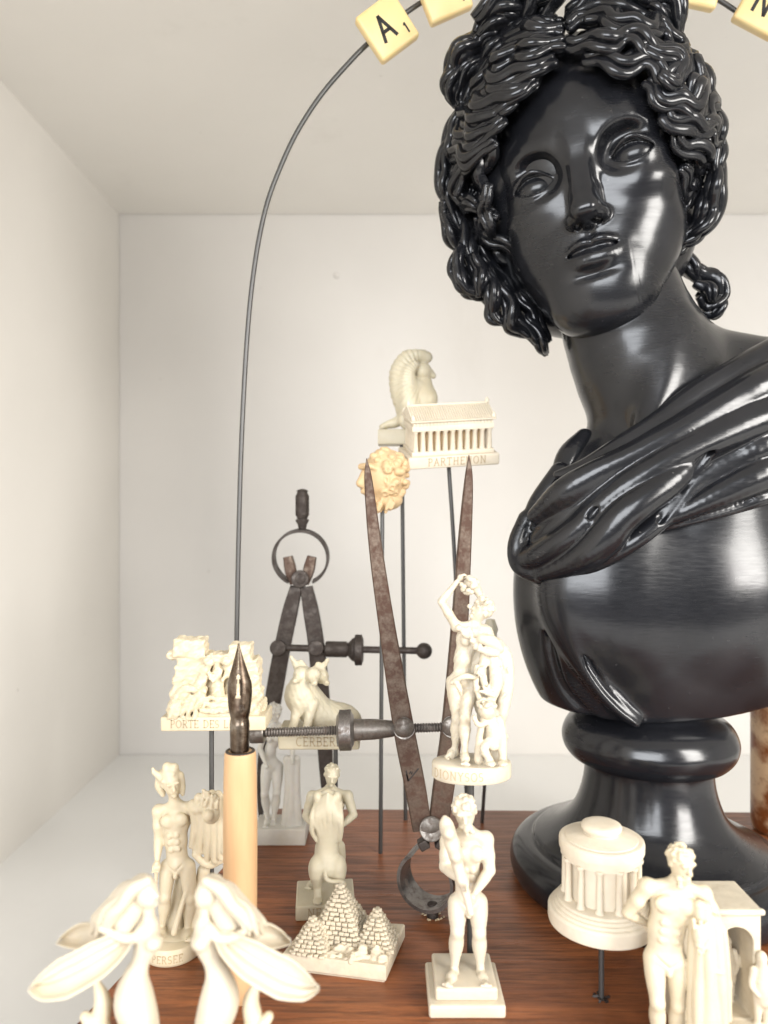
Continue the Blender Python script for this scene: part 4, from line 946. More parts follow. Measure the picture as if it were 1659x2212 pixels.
# ------------------------------------------------------------------ two winged women in front
def fairy(name, label, mir):
    X = (lambda x: x) if not mir else (lambda x: 764-x)
    q = lambda x, y, d=11.5: P(X(x), y, d); sg = -1 if mir else 1
    t = thing(name, label, 'figurine', (q(300, 2212, 11.5)[0], 11.5, ZB), 'winged women at the front edge')
    S = grid_for([q(255,1895), q(352,2380), q(248,2300), q(350,1900,11.1), q(300,2100,12.)], .16, .017)
    h = .40
    S.ell(q(316,1928,11.4), (.17, .19, .21), .03); S.ell(q(326,1938,11.36), (.11, .13, .15), .05); S.cone(q(334,1926,11.33), q(340,1936,11.30), .025, .03, .02); S.ell(q(335,1952,11.36), .05, .03)
    for dy in (0, .06): S.ell(q(330,1924,11.30+dy*3), .025, .02)
    S.cone(q(320,1945,11.45), q(322,1990,11.5), .085, .10, .05)                                    # neck
    S.path(*poly([q(322,2000,11.5), q(318,2036,11.5), q(304,2078,11.5), q(292,2114,11.5), q(290,2162,11.5), q(306,2218,11.5), q(316,2280,11.5), q(312,2350,11.5)], [.15, .185, .14, .20, .30, .265, .19, .12], 5), k=.06)
    S.ell(q(338,2036,11.38), .085, .12); S.ell(q(330,2038,11.30), .085, .12)                          # breasts
    S.path(*poly([q(312,2006,11.4), q(288,2026,11.35), q(256,2022,11.3), q(226,2008,11.25)], [.105, .085, .07, .06], 5), k=.05)   # arm swept back
    S.ell(q(221,2005,11.24), (.07, .05, .06), .03)
    S.path(*poly([q(300,2180,11.45), q(306,2240,11.3), q(300,2310,11.3)], [.19, .16, .12], 4), k=.06)
    S.build('body', M['white_resin'], t)
    H = grid_for([q(330,1893,11.4), q(195,2050,11.2), q(320,1990,11.9)], .18, .017)
    H.ell(q(306,1918,11.5), (.20, .22, .20), .04); H.path(*poly([q(304,1920,11.55), q(286,1955,11.5), q(268,1990,11.5), q(262,2020,11.5)], [.17, .20, .20, .12], 4), k=.08)
    for i in range(11):
        f = i/10; dd = 11.25+.5*f; o = 16*math.sin(i*2.4)
        H.path(*poly([q(318-8*f, 1903+4*f, dd), q(286-14*f, 1922+o*.3, dd-.05), q(262-20*f, 1955+o*.6, dd-.08), q(240-26*f+o*.4, 1976+14*f+o*.4, dd-.05), q(222-24*f+o*.6, 2006+16*math.sin(i), dd)], [.07, .10, .085, .09, .035], 5), k=.010)
    H.build('hair', M['white_resin'], t)
    # wings: thick leaf shapes with a raised rim and centre rib
    def wing(nm, axis, wid, side_n, veins, thick=.045):
        mb = MB(); ax2 = smooth_path(axis, 8); m_ = len(ax2); tt = np.linspace(0, 1, m_); T_ = np.gradient(ax2, axis=0); T_ /= np.linalg.norm(T_, axis=1)[:, None]; sn = nrmz(side_n)
        cols = 25; top = []; bot = []
        for i in range(m_):
            s_ = nrmz(np.cross(T_[i], sn)); nn = np.cross(s_, T_[i]); w_ = wid*np.interp(tt[i], [0, .12, .35, .6, .82, .94, 1], [.30, .60, .96, 1.0, .62, .26, .03])
            for j in range(cols):
                c = -1+2*j/(cols-1); rim = .07*math.exp(-((abs(c)-.90)/.12)**2); rib = -.09*math.exp(-((c-.15)/.16)**2)*veins+.03*math.exp(-((c-.5)/.09)**2)*veins; cup = .16*c*c
                top.append(ax2[i]+s_*c*w_+nn*(cup+rim+rib)); bot.append(ax2[i]+s_*c*w_+nn*(cup-thick*math.sqrt(max(.05, 1-c*c))))
        pts = top+bot; o = m_*cols; fs = []
        for i in range(m_-1):
            for j in range(cols-1): a = i*cols+j; fs += [(a, a+1, a+cols+1, a+cols), (o+a, o+a+cols, o+a+cols+1, o+a+1)]
            a = i*cols; b = i*cols+cols-1; fs += [(a, a+cols, o+a+cols, o+a), (b, o+b, o+b+cols, b+cols)]
        fs += [tuple(list(range(cols))[::-1])[:0] or (0, o, o+1, 1)]
        mb.add(pts, fs); return mb.build(nm, M['white_resin'], t, smooth=180)
    wing('wing', [q(282,2022,11.45), q(240,2055,11.25), q(170,2096,11.1), q(112,2122,11.05), q(74,2130,11.05)], .275, V(sg*-.25, -1, .25), 1)
    wing('wing', [q(276,2012,11.6), q(232,2012,11.75), q(180,2016,11.85), q(136,2028,11.9)], .20, V(sg*-.1, -1, .2), 0)
    S = grid_for([q(180,2120,11.7), q(262,2420,12.)], .25, .022)
    S.path(*poly([q(208,2120,11.75), q(222,2165,11.7), q(216,2215,11.7), q(236,2260,11.7), q(270,2310,11.6)], [.05, .13, .15, .16, .18], 5), k=.04); S.path(*poly([q(184,2196,11.65), q(196,2212,11.6), q(216,2236,11.62)], [.08, .10, .12], 4), k=.04)
    S.build('trailing_scarf', M['cream'], t)
    MB().lathe([(.62, ZB), (.66, ZB+.04), (.66, ZB+.22), (.60, ZB+.26), (.01, ZB+.27)], V(q(312,2300,11.5)[0], 11.5, 0), n=40).build('plinth', M['cream'], t)
    S = Sculpt(V(q(312,2300)[0]-.5, 11.0, ZB+.1), V(q(312,2300)[0]+.5, 12.1, -8.3), .03, .2); S.path(*poly([q(312,2340,11.5), q(314,2380,11.45), V(q(312,2300)[0], 11.5, ZB+.2)], [.14, .16, .4], 4), k=.05); S.build('foot_cloth', M['white_resin'], t)
fairy('winged_woman_charm', 'white winged woman facing right at the lower left corner', False)
fairy('winged_woman_charm', 'white winged woman facing left in front of the wooden pen', True)
# ------------------------------------------------------------------ grape-raising youth on a rod
D1 = 15.9
dc = P(1018.5, 1665, D1)
t = thing('grape_bearer_charm', 'cream youth lifting grapes over his head, on an oval plinth and rod', 'figurine', (dc[0], D1, ZB), GRP)
zt = P(0, 1642, D1)[2]; bh = .36; rx, ry = .84, .52
q = [(1-.05, -bh), (1, -bh+.04), (1, -.05), (.985, -.02), (.94, 0), (.01, .003)]; mb = MB(); pts = []; n = 64
for r, z in q:
    for k in range(n): a = 2*PI*k/n; pts.append(V(dc[0]+math.cos(a)*rx*r, D1+math.sin(a)*ry*r, zt+z))
mb.add(pts, [(i*n+k, i*n+(k+1)%n, (i+1)*n+(k+1)%n, (i+1)*n+k) for i in range(len(q)-1) for k in range(n)]+[tuple(reversed(range(n)))]); mb.build('plinth', M['white_resin'], t)
cum = np.cumsum([0]+[math.hypot(rx*(math.sin(a+.01)-math.sin(a)), ry*(math.cos(a+.01)-math.cos(a))) for a in np.arange(-1.6, 1.6, .01)]); angs = np.arange(-1.6, 1.6+.005, .01)[:len(cum)]
def pd(u, v):
    a = np.interp(u+cum[-1]/2-.36, cum, angs); nn = nrmz(V(math.sin(a)/rx, -math.cos(a)/ry, 0)); return V(dc[0]+math.sin(a)*rx, D1-math.cos(a)*ry, zt-bh+.09+v), nn
mb = MB(); letters(mb, 'DIONYSOS', pd, .17); mb.build('lettering', M['letter'], t)
J = J2(dict(head=(1041,1318,15.9), neck=(1022,1352,15.95), sl=(986,1353,15.9), sr=(1050,1366,16.0), el=(953,1300,15.75), er=(1066,1412,15.8), wl=(988,1256,15.75), wr=(1046,1440,15.6), waist=(1000,1420,15.95), hl=(980,1474,15.95), hr=(1016,1474,15.95), kl=(988,1552,15.95), kr=(1004,1552,15.7), al=(982,1622,16.1), ar=(1004,1630,15.7), tl=(966,1636,16.0), tr=(1006,1650,15.4)))
J['hfd'] = (-.85, -.35, .5); J['fl'] = (.6, -.2, -.5)
S = grid_for([P(1010,1240,15.9), J['tl'], J['tr'], J['el'], P(1096,1400,15.8), P(1096,1655,15.6), V(dc[0], 15.3, zt), V(dc[0], 16.4, zt)], .2, .0165)
human(S, J, .52, male=False, curls=18, seed=21, arms='lr')
rg = np.random.default_rng(9)
for i in range(34): d = nrmz(rg.normal(size=3)); S.ell(P(1014,1263,15.7)+d*V(.17, .14, .17), rg.uniform(.05, .065), .012)
S.path(*poly([P(1020,1262,15.75), P(1032,1278,15.8), P(1040,1296,15.85)], [.14, .09, .06], 4), k=.03)
for i in range(16): q_ = P(1040+rg.normal()*9, 1300+rg.normal()*5, 15.75+rg.normal()*.08); S.ell(q_, .05, .02)
# vine garland, arm cloth, panther skin
for i in range(30): f = i/29; S.ell(P(992+f*48+rg.normal()*3, 1352+f*48+rg.normal()*5, 15.62+rg.normal()*.03), rg.uniform(.045, .075), .02)
folds(S, [([P(1040,1380,15.55), P(1062,1386,15.55), P(1078,1400,15.6)], [.10,.13,.10]), ([P(1036,1402,15.55), P(1056,1408,15.5), P(1072,1412,15.55)], [.07,.09,.07]), ([P(1074,1390,15.75), P(1090,1420,15.75), P(1094,1470,15.75), P(1088,1520,15.75), P(1080,1560,15.75)], [.12,.16,.16,.14,.10]), ([P(1066,1420,15.7), P(1072,1470,15.6), P(1062,1510,15.6)], [.12,.14,.10]), ([P(1048,1410,15.7), P(1042,1450,15.65), P(1050,1490,15.6)], [.09,.08,.07]), ([P(1030,1440,15.65), P(1028,1480,15.6), P(1036,1510,15.6)], [.05,.06,.05]), ([P(976,1474,15.62), P(1000,1462,15.52), P(1026,1462,15.55)], [.05,.06,.05]), ([P(984,1470,15.6), P(992,1486,15.52), P(996,1500,15.55)], [.06,.06,.03])], .025)
S.ell(P(1046,1450,16.05), (.34, .16, 1.0), .10); S.ell(P(1062,1560,16.0), (.30, .16, .8), .10)
for i in range(14): q_ = P(1070+rg.normal()*14, 1480+rg.normal()*42, 15.58+rg.normal()*.04); S.cone(q_, q_+V(rg.normal()*.04, 0, -.07), .035, .02, .02)
for a in range(5): S.cone(P(1052,1496,15.5), P(1052+16*math.cos(a*.75-.2), 1496-20*math.sin(a*.75-.2)+4, 15.48), .05, .025, .02)
S.path(*poly([P(1062,1540,15.9), P(1064,1590,15.9), P(1066,1650,15.9)], [.25, .26, .30], 4), k=.05)
# satyr boy
S.ell(P(1052,1534,15.5), (.18, .19, .19), .03); 
for i in range(34): d = nrmz(rg.normal(size=3)); d[2] = abs(d[2]); S.ell(P(1050,1528,15.5)+d*V(.19, .19, .17), rg.uniform(.035, .055), .012)
S.path(*poly([P(1058,1552,15.55), P(1066,1580,15.55), P(1064,1606,15.55)], [.13, .16, .15], 4), k=.04)
S.path(*poly([P(1078,1556,15.5), P(1084,1590,15.5), P(1086,1644,15.5)], [.09, .10, .08], 4), k=.03); S.path(*poly([P(1058,1600,15.5), P(1046,1618,15.4), P(1060,1646,15.4)], [.10, .09, .07], 4), k=.03); S.path(*poly([P(1044,1556,15.5), P(1036,1590,15.5), P(1034,1640,15.6)], [.07, .07, .10], 4), k=.03)
S.path(*poly([P(1052,1560,15.45), P(1034,1566,15.4), P(1024,1550,15.4)], [.06, .055, .05], 4), k=.03)
for x in (1060, 1086): S.ell(P(x, 1649, 15.35), (.10, .15, .06), .03)
S.ell(P(1030,1650,15.9), (.5, .35, .10), .08); rough(S, .0035, 60, 2)
S.build('figure', M['white_resin'], t); rod(t, V(dc[0]-.02, D1, zt-bh+.05), V(dc[0]-.02, D1, ZB-.1), .075)

# ------------------------------------------------------------------ lion gate on a rod
D2 = 17.5; z0 = P(0, 1579, 17.0)[2]; z1 = P(0, 1548, 17.0)[2]; xa, xb = P(347, 0, 17.0)[0], P(574, 0, 17.0)[0]; xm = (xa+xb)/2; xr = P(457, 0, D2)[0]
t = thing('lion_gate_charm', 'cream ruined gate with two rearing lions flanking a column, behind the pen nib', 'figurine', (xr, D2, ZB), GRP)
MB().box(V(xm, D2, (z0+z1)/2), (xb-xa, 1.05, z1-z0), rotm(0, -.5, 0), .04).build('plinth', M['cream'], t)
mb = MB(); letters(mb, 'PORTE DES LIONS', lambda u, v: (V(xm+u-.06, D2-.527, z0+.08+v), V(0,-1,0)), .165, gap=.13); mb.build('lettering', M['letter'], t)
S = grid_for([P(350,1370,17.), P(575,1555,18.1)], .12, .02)
g = lambda x, y, d=17.4: P(x, y, d)
S.box(g(413,1397), (.72, .62, .42), .05, .03, rotm(0, 3, 4)); S.box(g(404,1413), (.80, .5, .2), .05, .04)          # left block
for i, (x0_, x1_, y0_, y1_) in enumerate([(392,450,1415,1440),(384,440,1436,1462),(378,436,1458,1490),(372,430,1486,1520),(366,426,1514,1552)]): S.box(g((x0_+x1_)/2, (y0_+y1_)/2, 17.5), ((x1_-x0_)*.0108, .7, (y1_-y0_+6)*.0108), .05, .04, rotm(0, (i%3-1)*3, i*3))
S.box(g(521,1408), (.50, .55, .42), .05, .03); 
for i, (x0_, x1_, y0_, y1_) in enumerate([(505,562,1424,1456),(512,560,1450,1490),(505,562,1486,1520),(506,570,1515,1552)]): S.box(g((x0_+x1_)/2, (y0_+y1_)/2, 17.5), ((x1_-x0_)*.0108, .7, (y1_-y0_+6)*.0108), .06, .05, rotm(0, (i%3-1)*4, -i*3))
S.box(g(470,1476, 17.55), (.95, .35, 1.5), .05, .05)
S.cone(g(471,1424,17.28), g(471,1500,17.28), .12, .15, .03); S.box(g(473,1416,17.28), (.42, .3, .10), .03, .02); S.box(g(473,1424,17.28), (.32, .3, .07), .02, .02); S.box(g(473,1506,17.25), (.50, .36, .10), .02, .02); S.box(g(474,1518,17.2), (.66, .40, .12), .02, .02); S.box(g(474,1530,17.15), (.80, .45, .12), .02, .02); S.box(g(474,1544,17.27), (1.0, .5, .26), .02, .02); S.box(g(460,1550,17.45), (1.9, .6, .22), .04, .04)
for sx in (-1, 1):      # rearing lions
    L_ = lambda dx, y, d: g(471+sx*dx, y, d)
    S.path(*poly([L_(40,1500,17.25), L_(36,1470,17.22), L_(24,1440,17.2)], [.16, .13, .12], 4), k=.04); S.ell(L_(20,1428,17.15), (.13, .14, .13), .03); S.cone(L_(24,1448,17.15), L_(10,1470,17.12), .06, .045, .03); S.path(*poly([L_(42,1500,17.15), L_(30,1516,17.1), L_(44,1534,17.1)], [.12, .08, .06], 4), k=.03)
for x, y, r in ((398,1500,.2), (388,1520,.17), (404,1524,.15), (416,1512,.14), (375,1538,.15), (545,1470,.2), (550,1500,.2), (540,1530,.18)): S.ell(g(x, y, 17.15), (r, r*.8, r), .05)
for x in (372, 384, 397, 410, 424): S.path(*poly([g(x+6, 1516, 17.05), g(x-1, 1534, 17.0), g(x-4, 1550, 17.0)], [.06, .07, .06], 4), k=.02)
S.path(*poly([g(376,1540,17.0), g(384,1500,17.05), g(402,1486,17.05), g(420,1490,17.05)], [.06, .07, .09, .07], 5), k=.03)
rough(S, .012, 26, 6); S.build('gate', M['cream'], t); rod(t, V(xr, D2, z0+.05), V(xr, D2, ZB-.1))

# ------------------------------------------------------------------ three-headed dog on a rod
D3 = 19.2; z0 = P(0, 1621, 18.7)[2]; z1 = P(0, 1578, 18.7)[2]; xa, xb = P(600, 0, 18.7)[0], P(777, 0, 18.7)[0]; xm = (xa+xb)/2; xr = P(725, 0, D3)[0]
t = thing('hound_charm', 'greenish ivory hound with pricked ears lying on a block marked CERBERE', 'figurine', (xr, D3, ZB), GRP)
MB().box(V(xm, D3, (z0+z1)/2), (xb-xa, 1.0, z1-z0), None, .07).build('plinth', M['green_ivory'], t)
mb = MB(); letters(mb, 'CERBERE', lambda u, v: (V(xm+u, D3-.502, z0+.11+v), V(0,-1,0)), .21); mb.build('lettering', M['letter'], t)
S = grid_for([P(615,1412,18.25), P(780,1600,19.7)], .14, .019); g = lambda x, y, d=19.1: P(x, y, d)
S.path(*poly([g(652,1500,19.1), g(690,1540,19.2), g(742,1556,19.25)], [.44, .42, .42], 5), k=.1); S.ell(g(756,1560,19.0), (.30, .34, .36), .1); S.ell(g(748,1578,18.8), (.34, .16, .14), .06)
S.path(*poly([g(650,1512,19.0), g(650,1486,19.0), g(658,1462,19.0)], [.36, .30, .25], 4), k=.1)
for (hx, hy, hd, ax_, ay_) in ((650,1456,18.9,-1,.2), (676,1458,18.8,.25,1), (694,1460,19.1,1,.3)):
    S.ell(g(hx, hy, hd), (.19, .20, .19), .06); S.cone(g(hx, hy+2, hd), g(hx+ax_*12, hy+14+4*ay_, hd-.30), .12, .075, .05); S.ell(g(hx+ax_*12, hy+13+4*ay_, hd-.34), .05, .02)
for (x0_, y0_, x1_, y1_) in ((646,1446,629,1419), (656,1446,650,1428), (690,1450,708,1426), (680,1450,688,1432)): S.cone(g(x0_, y0_), g(x1_, y1_), .13, .045, .05, flat=((0,1,0), .6))
for x, d in ((634, 18.75), (664, 18.7)): S.path(*poly([g(x+10, 1520, d+.1), g(x+4, 1550, d), g(x-4, 1580, d-.05)], [.17, .12, .10], 4), k=.05); S.ell(g(x-8, 1584, d-.15), (.13, .18, .08), .04)
S.path(*poly([g(772,1570,19.2), g(782,1582,19.0), g(770,1590,18.7)], [.07, .06, .05], 4), k=.04); rough(S, .004, 30, 8)
S.build('figure', M['green_ivory'], t); rod(t, V(xr, D3, z0+.05), V(xr, D3, ZB-.1))

# ------------------------------------------------------------------ bathing woman statuette behind the pen
D4 = 22.0
t = thing('bather_charm', 'pale nude woman beside a draped urn, on a white square plinth behind the pen', 'figurine', (P(604, 0, D4)[0], D4, ZB), GRP)
MB().box(V(P(604, 0, 21.6)[0], 22.1, ZB+.24), (1.50, 1.1, .48), None, .04).build('plinth', M['pale'], t)
J = J2(dict(head=(594,1538,22.), neck=(592,1564,22.1), sl=(572,1574,22.1), sr=(616,1574,22.1), el=(562,1618,22.), er=(632,1610,22.0), wl=(574,1650,21.6), wr=(632,1640,21.7), waist=(584,1622,22.1), hl=(576,1658,22.1), hr=(600,1656,22.1), kl=(572,1716,21.95), kr=(598,1712,22.), al=(578,1772,22.1), ar=(590,1778,22.1), tl=(574,1786,21.7), tr=(592,1790,21.7)))
J['hfd'] = (.6, -1, 0)
S = grid_for([J['head']+V(0,0,.4), J['tl'], J['el'], P(645,1800,21.5), P(645,1630,22.3)], .22, .024)
human(S, J, .52, male=False, curls=14, seed=31, fingers=False)
folds(S, [([P(620,1640,21.9), P(622,1700,21.9), P(614,1790,21.9)], [.12,.10,.12]), ([P(630,1640,21.85), P(630,1700,21.85), P(626,1795,21.8)], [.12,.11,.12]), ([P(640,1640,21.9), P(640,1710,21.9), P(644,1790,21.9)], [.12,.12,.14]), ([P(630,1730,22.), P(630,1765,22.), P(630,1797,22.)], [.22,.28,.30])], .03)
S.build('figure', M['pale'], t)

# ------------------------------------------------------------------ temple on a bent rod
D5 = 22.0; RP = rotm(17, -4, 9); pc_ = P(967, 1000, D5)+V(0,0,.05)
t = thing('oblong_temple_charm', 'white oblong temple with a row of columns, its base marked PARTHENON', 'figurine', (P(1012, 0, 22.6)[0], 22.6, ZB), GRP)
LT = lambda x, y, z: pc_+RP @ V(x, y, z)
mb = MB().box(LT(0, 0, .17), (2.66, 1.55, .34), RP, .05); mb.box(LT(0, 0, .40), (2.40, 1.32, .12), RP, .02); mb.build('plinth', M['chalk'], t)
mb = MB(); nn_ = RP @ V(0,-1,0); letters(mb, 'PARTHENON', lambda u, v: (LT(u+.08, -.777, .085+v), nn_), .21, gap=.2); mb.build('lettering', M['letter'], t)
MB().box(LT(0, 0, .78), (1.95, .86, .70), RP).build('inner_wall', M['tan_resin'], t)
colpos = [(-1.08+2.16*i/10, -.55) for i in range(11)]+[(-1.08+2.16*i/10, .55) for i in range(11)]+[(sx*1.08, y) for sx in (-1, 1) for y in (-.28, 0, .28)]
for x, y in colpos: MB().lathe([(.082, 0), (.062, .52), (.085, .55), (.09, .60)], LT(x, y, .455), RP @ V(0,0,1), 12).build('column', M['chalk'], t)
mb = MB().box(LT(0, 0, 1.12), (2.36, 1.30, .15), RP, .01); mb.box(LT(0, 0, 1.25), (2.32, 1.26, .12), RP, .01); mb.box(LT(0, 0, 1.335), (2.46, 1.42, .055), RP, .015)
for i in range(24):
    for sy in (-1, 1): mb.box(LT(-1.12+2.24*i/23, sy*.635, 1.25), (.05, .03, .115), RP)
mb.build('entablature', M['chalk'], t)
fr = (LT(0,0,0), RP @ V(0,1,0), RP @ V(0,0,1), RP @ V(1,0,0)); mb = MB().prism([(-.70, 1.36), (.70, 1.36), (0, 1.66)], -1.20, 1.20, fr)
for i in range(36):
    x = -1.18+2.36*i/35
    for sy in (-1, 1): mb.cyl(LT(x, sy*.72, 1.365), LT(x, 0, 1.675), .026, n=6)
mb.cyl(LT(-1.22, 0, 1.68), LT(1.22, 0, 1.68), .04, n=8)
mb.build('roof', M['chalk'], t)
for sx in (-1, 1):
    for y, z in ((0, 1.74), (-.66, 1.42), (.66, 1.42)): MB().lathe([(.05, -.06), (.07, 0), (.05, .05), (.02, .10)], LT(sx*1.16, y, z), n=10).build('finial', M['chalk'], t)
rod(t, LT(.02, 0, .05), P(1012, 1788, 22.6)+V(0,0,-.15), .06, mid=P(984, 1240, 22.2))

# ------------------------------------------------------------------ sphinx on a rod
D6 = 23.3; g = lambda x, y, d=D6: P(x, y, d); zb_ = P(0, 962, D6)[2]; z1 = P(0, 930, D6)[2]; xr = P(868, 0, D6)[0]
t = thing('sphinx_charm', 'ivory seated sphinx with curled wing, high on a rod behind the temple', 'figurine', (xr, D6, ZB), GRP)
MB().box(V(P(866,0,D6)[0], D6, (zb_+z1)/2), (1.42, .85, z1-zb_), None, .03).build('plinth', M['green_ivory'], t)
S = grid_for([g(818,760,22.8), g(948,935,23.8)], .15, .024)
S.path(*poly([g(886,880), g(872,845), g(866,808), g(878,780), g(900,767), g(922,772)], [.46, .42, .36, .30, .24, .18], 6), k=.12); S.path(*poly([g(886,880,23.), g(880,840,22.98), g(882,806,23.), g(896,788,23.05)], [.30, .27, .22, .14], 6), k=.10)
S.ell(g(922,862), (.34, .36, .42), .15); S.ell(g(896,850), (.4, .36, .5), .2); S.path(*poly([g(900,880), g(915,850), g(920,826)], [.34, .30, .19], 4), k=.1)
S.ell(g(914,803), (.27, .26, .29), .04); S.cone(g(930,806), g(936,812), .12, .09, .05); S.ell(g(916,826), (.17, .2, .15), .05)
S.path(*poly([g(880,892), g(860,910), g(826,922)], [.26, .17, .10], 4), k=.06); S.path(*poly([g(880,890,23.1), g(872,912,23.05), g(884,926,23.)], [.25, .16, .10], 4), k=.06); S.path(*poly([g(928,872), g(930,900), g(932,928)], [.16, .12, .11], 4), k=.06)
def feathers(D, X, Y, Z):
    r = np.sqrt((X-g(912,820)[0])**2+(Z-g(912,820)[2])**2); a = np.arctan2(Z-g(912,820)[2], X-g(912,820)[0]); return D+.010*np.sin(a*34)*(r > .32)*(X < g(905,0)[0])
S.field(S.ax[0][0:1].tolist()+[0, -99] if False else (S.ax[0][0], S.ax[1][0], S.ax[2][0]), (S.ax[0][-1], S.ax[1][-1], S.ax[2][-1]), feathers)
S.build('figure', M['green_ivory'], t); rod(t, V(xr, D6, zb_+.05), V(xr+.12, D6+.1, ZB-.1), .062)

# ------------------------------------------------------------------ bearded head on a rod
D7 = 21.1; g = lambda x, y, d=D7: P(x, y, d); xr = P(822, 0, D7)[0]
t = thing('bearded_head_charm', 'tan curly bearded head in profile on a wire rod', 'figurine', (xr, D7, ZB), GRP)
S = grid_for([g(772,958,20.3), g(886,1106,21.9)], .14, .021)
S.ell(g(830,1028), (.60, .62, .74), .08); S.ell(g(806,1040), (.40, .42, .50), .1); S.ell(g(836,1080), (.44, .45, .30), .1)
S.cone(g(790,1018,20.9), g(778,1044,20.9), .10, .12, .08); S.ell(g(790,1016,20.72), (.10, .12, .08), .05, None, 'sub'); S.path(*poly([g(780,1008,20.8), g(796,1006,20.6), g(812,1012,20.55)], [.09, .08, .06], 4), k=.05)
S.cone(g(784,1062,20.8), g(802,1064,20.6), .07, .06, .04); S.ell(g(836,1036,20.52), (.09, .08, .15), .03); S.ell(g(834,1037,20.44), (.04, .05, .08), .02, None, 'sub')
rg = np.random.default_rng(14)
for i in range(150):
    th, ph = rg.uniform(0, 2*PI), rg.uniform(-1, 1); d = V(math.cos(th)*math.sqrt(1-ph*ph), math.sin(th)*math.sqrt(1-ph*ph), ph); q_ = g(832,1028)+d*V(.62, .63, .72)
    px = q_[0]/q_[1]*F+829.5; py = 1106-q_[2]/q_[1]*F
    if d[1] < .3 and px < 826 and 1000 < py < 1062: continue
    if d[1] < .1 and px < 842 and 1022 < py < 1052: continue
    r = rg.uniform(.09, .15); S.ell(q_, (r, r, r*.85), .025); S.ell(q_+d*r*.9, r*.4, .03, None, 'sub') if rg.random() < .5 else None
for i in range(30): q_ = g(800+rg.uniform(0, 50), 1072+rg.uniform(0, 26), 20.65+rg.uniform(0, .2)); S.path([q_, q_+V(-.05, -.03, -.14)], [.07, .04], .03)
S.build('figure', M['tan_resin'], t); rod(t, g(826,1098), V(xr, D7, ZB-.1), .058)

# ------------------------------------------------------------------ small column charm mostly hidden behind the grape bearer
D8 = 22.3; cx_ = P(1060, 0, D8)[0]; zt_, zb_ = P(0, 1338, D8)[2], P(0, 1556, D8)[2]
t = thing('column_charm', 'ivory broken column charm almost hidden behind the grape bearer', 'figurine', (P(1041,0,D8)[0], D8, ZB), GRP)
MB().lathe([(.30, zb_), (.30, zb_+.25), (.22, zb_+.3), (.18, zt_-.4), (.22, zt_-.3), (.19, zt_-.2), (.12, zt_)], V(cx_, D8, 0), n=24, mod=lambda a, h: 1+.05*math.sin(a*10)).build('shaft', M['green_ivory'], t)
rod(t, V(cx_-.05, D8, zb_+.05), P(1041, 1774, 23.2)+V(0,0,-.1), .055)
# ------------------------------------------------------------------ spring dividers
def knurl(mb, a, b, r, n=40, rows=7):
    """knurled wheel between two points: diamond-cut rim with plain bevels"""
    a = np.asarray(a, float); b = np.asarray(b, float); L = np.linalg.norm(b-a); prof = [(r*.80, 0), (r*.93, L*.10)]
    hs = np.linspace(.16, .84, rows); prof += [(r, L*h) for h in hs]+[(r*.93, L*.90), (r*.80, L)]
    step = 2*PI/n
    mb.lathe(prof, a, b-a, n*2, True, lambda th, h: 1.0+(.11 if .12 < h/L < .88 and ((round(th/step*2)+round((h/L-.16)/.68*(rows-1))) % 2 == 0) else 0.0))
def thread(mb, a, b, r, pitch, n=14):
    a = np.asarray(a, float); b = np.asarray(b, float); L = np.linalg.norm(b-a); m_ = int(L/pitch); prof = []
    for i in range(m_): prof += [(r*.78, i*pitch), (r, (i+.5)*pitch)]
    prof.append((r*.78, m_*pitch)); mb.lathe(prof, a, b-a, n)
def leg(t, pts, wid, thick, mat, name='leg'):
    """flat bar with bevelled long edges; pts (image, depth) along the middle, wid per point"""
    c = smooth_path([list(P(*p))+[w_] for p, w_ in zip(pts, wid)], 6); m_ = len(c); T_ = np.gradient(c[:, :3], axis=0); T_ /= np.linalg.norm(T_, axis=1)[:, None]; v = []
    for i in range(m_):
        s_ = nrmz(np.cross(T_[i], V(0,1,0))); w_ = c[i, 3]/2; b_ = min(.03, w_*.3); th = min(thick, w_*1.6+.02)/2
        for x, y in ((-w_+b_, -th), (w_-b_, -th), (w_, -th+b_), (w_, th-b_), (w_-b_, th), (-w_+b_, th), (-w_, th-b_), (-w_, -th+b_)): v.append(c[i, :3]+s_*x+V(0, y, 0))
    fs = [(i*8+k, i*8+(k+1)%8, (i+1)*8+(k+1)%8, (i+1)*8+k) for i in range(m_-1) for k in range(8)]+[tuple(reversed(range(8))), tuple((m_-1)*8+k for k in range(8))]
    return MB().add(v, fs).build(name, mat, t, smooth=25)
def dome(mb, c, r, hgt, axis=(0,-1,0)): mb.lathe([(r*math.cos(a)+.0, hgt*math.sin(a)) for a in np.linspace(0, 1.5, 8)], c, axis, 28)
def band(t, c, r, a0, a1, wid, thick, mat, tiltx=0, name='spring', squash=1.0, yaw=0):
    pts = []; n = 56; R_ = rotm(0, 0, yaw) @ rotm(tiltx, 0, 0); fs = []
    for i in range(n+1):
        a = math.radians(a0+(a1-a0)*i/n)
        for rr, y in ((r, -wid/2), (r, wid/2), (r-thick, wid/2), (r-thick, -wid/2)): pts.append(c+R_ @ V(rr*math.cos(a), y, rr*math.sin(a)*squash))
    for i in range(n):
        for k in range(4): fs.append((i*4+k, i*4+(k+1)%4, (i+1)*4+(k+1)%4, (i+1)*4+k))
    fs += [(3,2,1,0), (n*4, n*4+1, n*4+2, n*4+3)]
    return MB().add(pts, fs).build(name, mat, t, smooth=35)

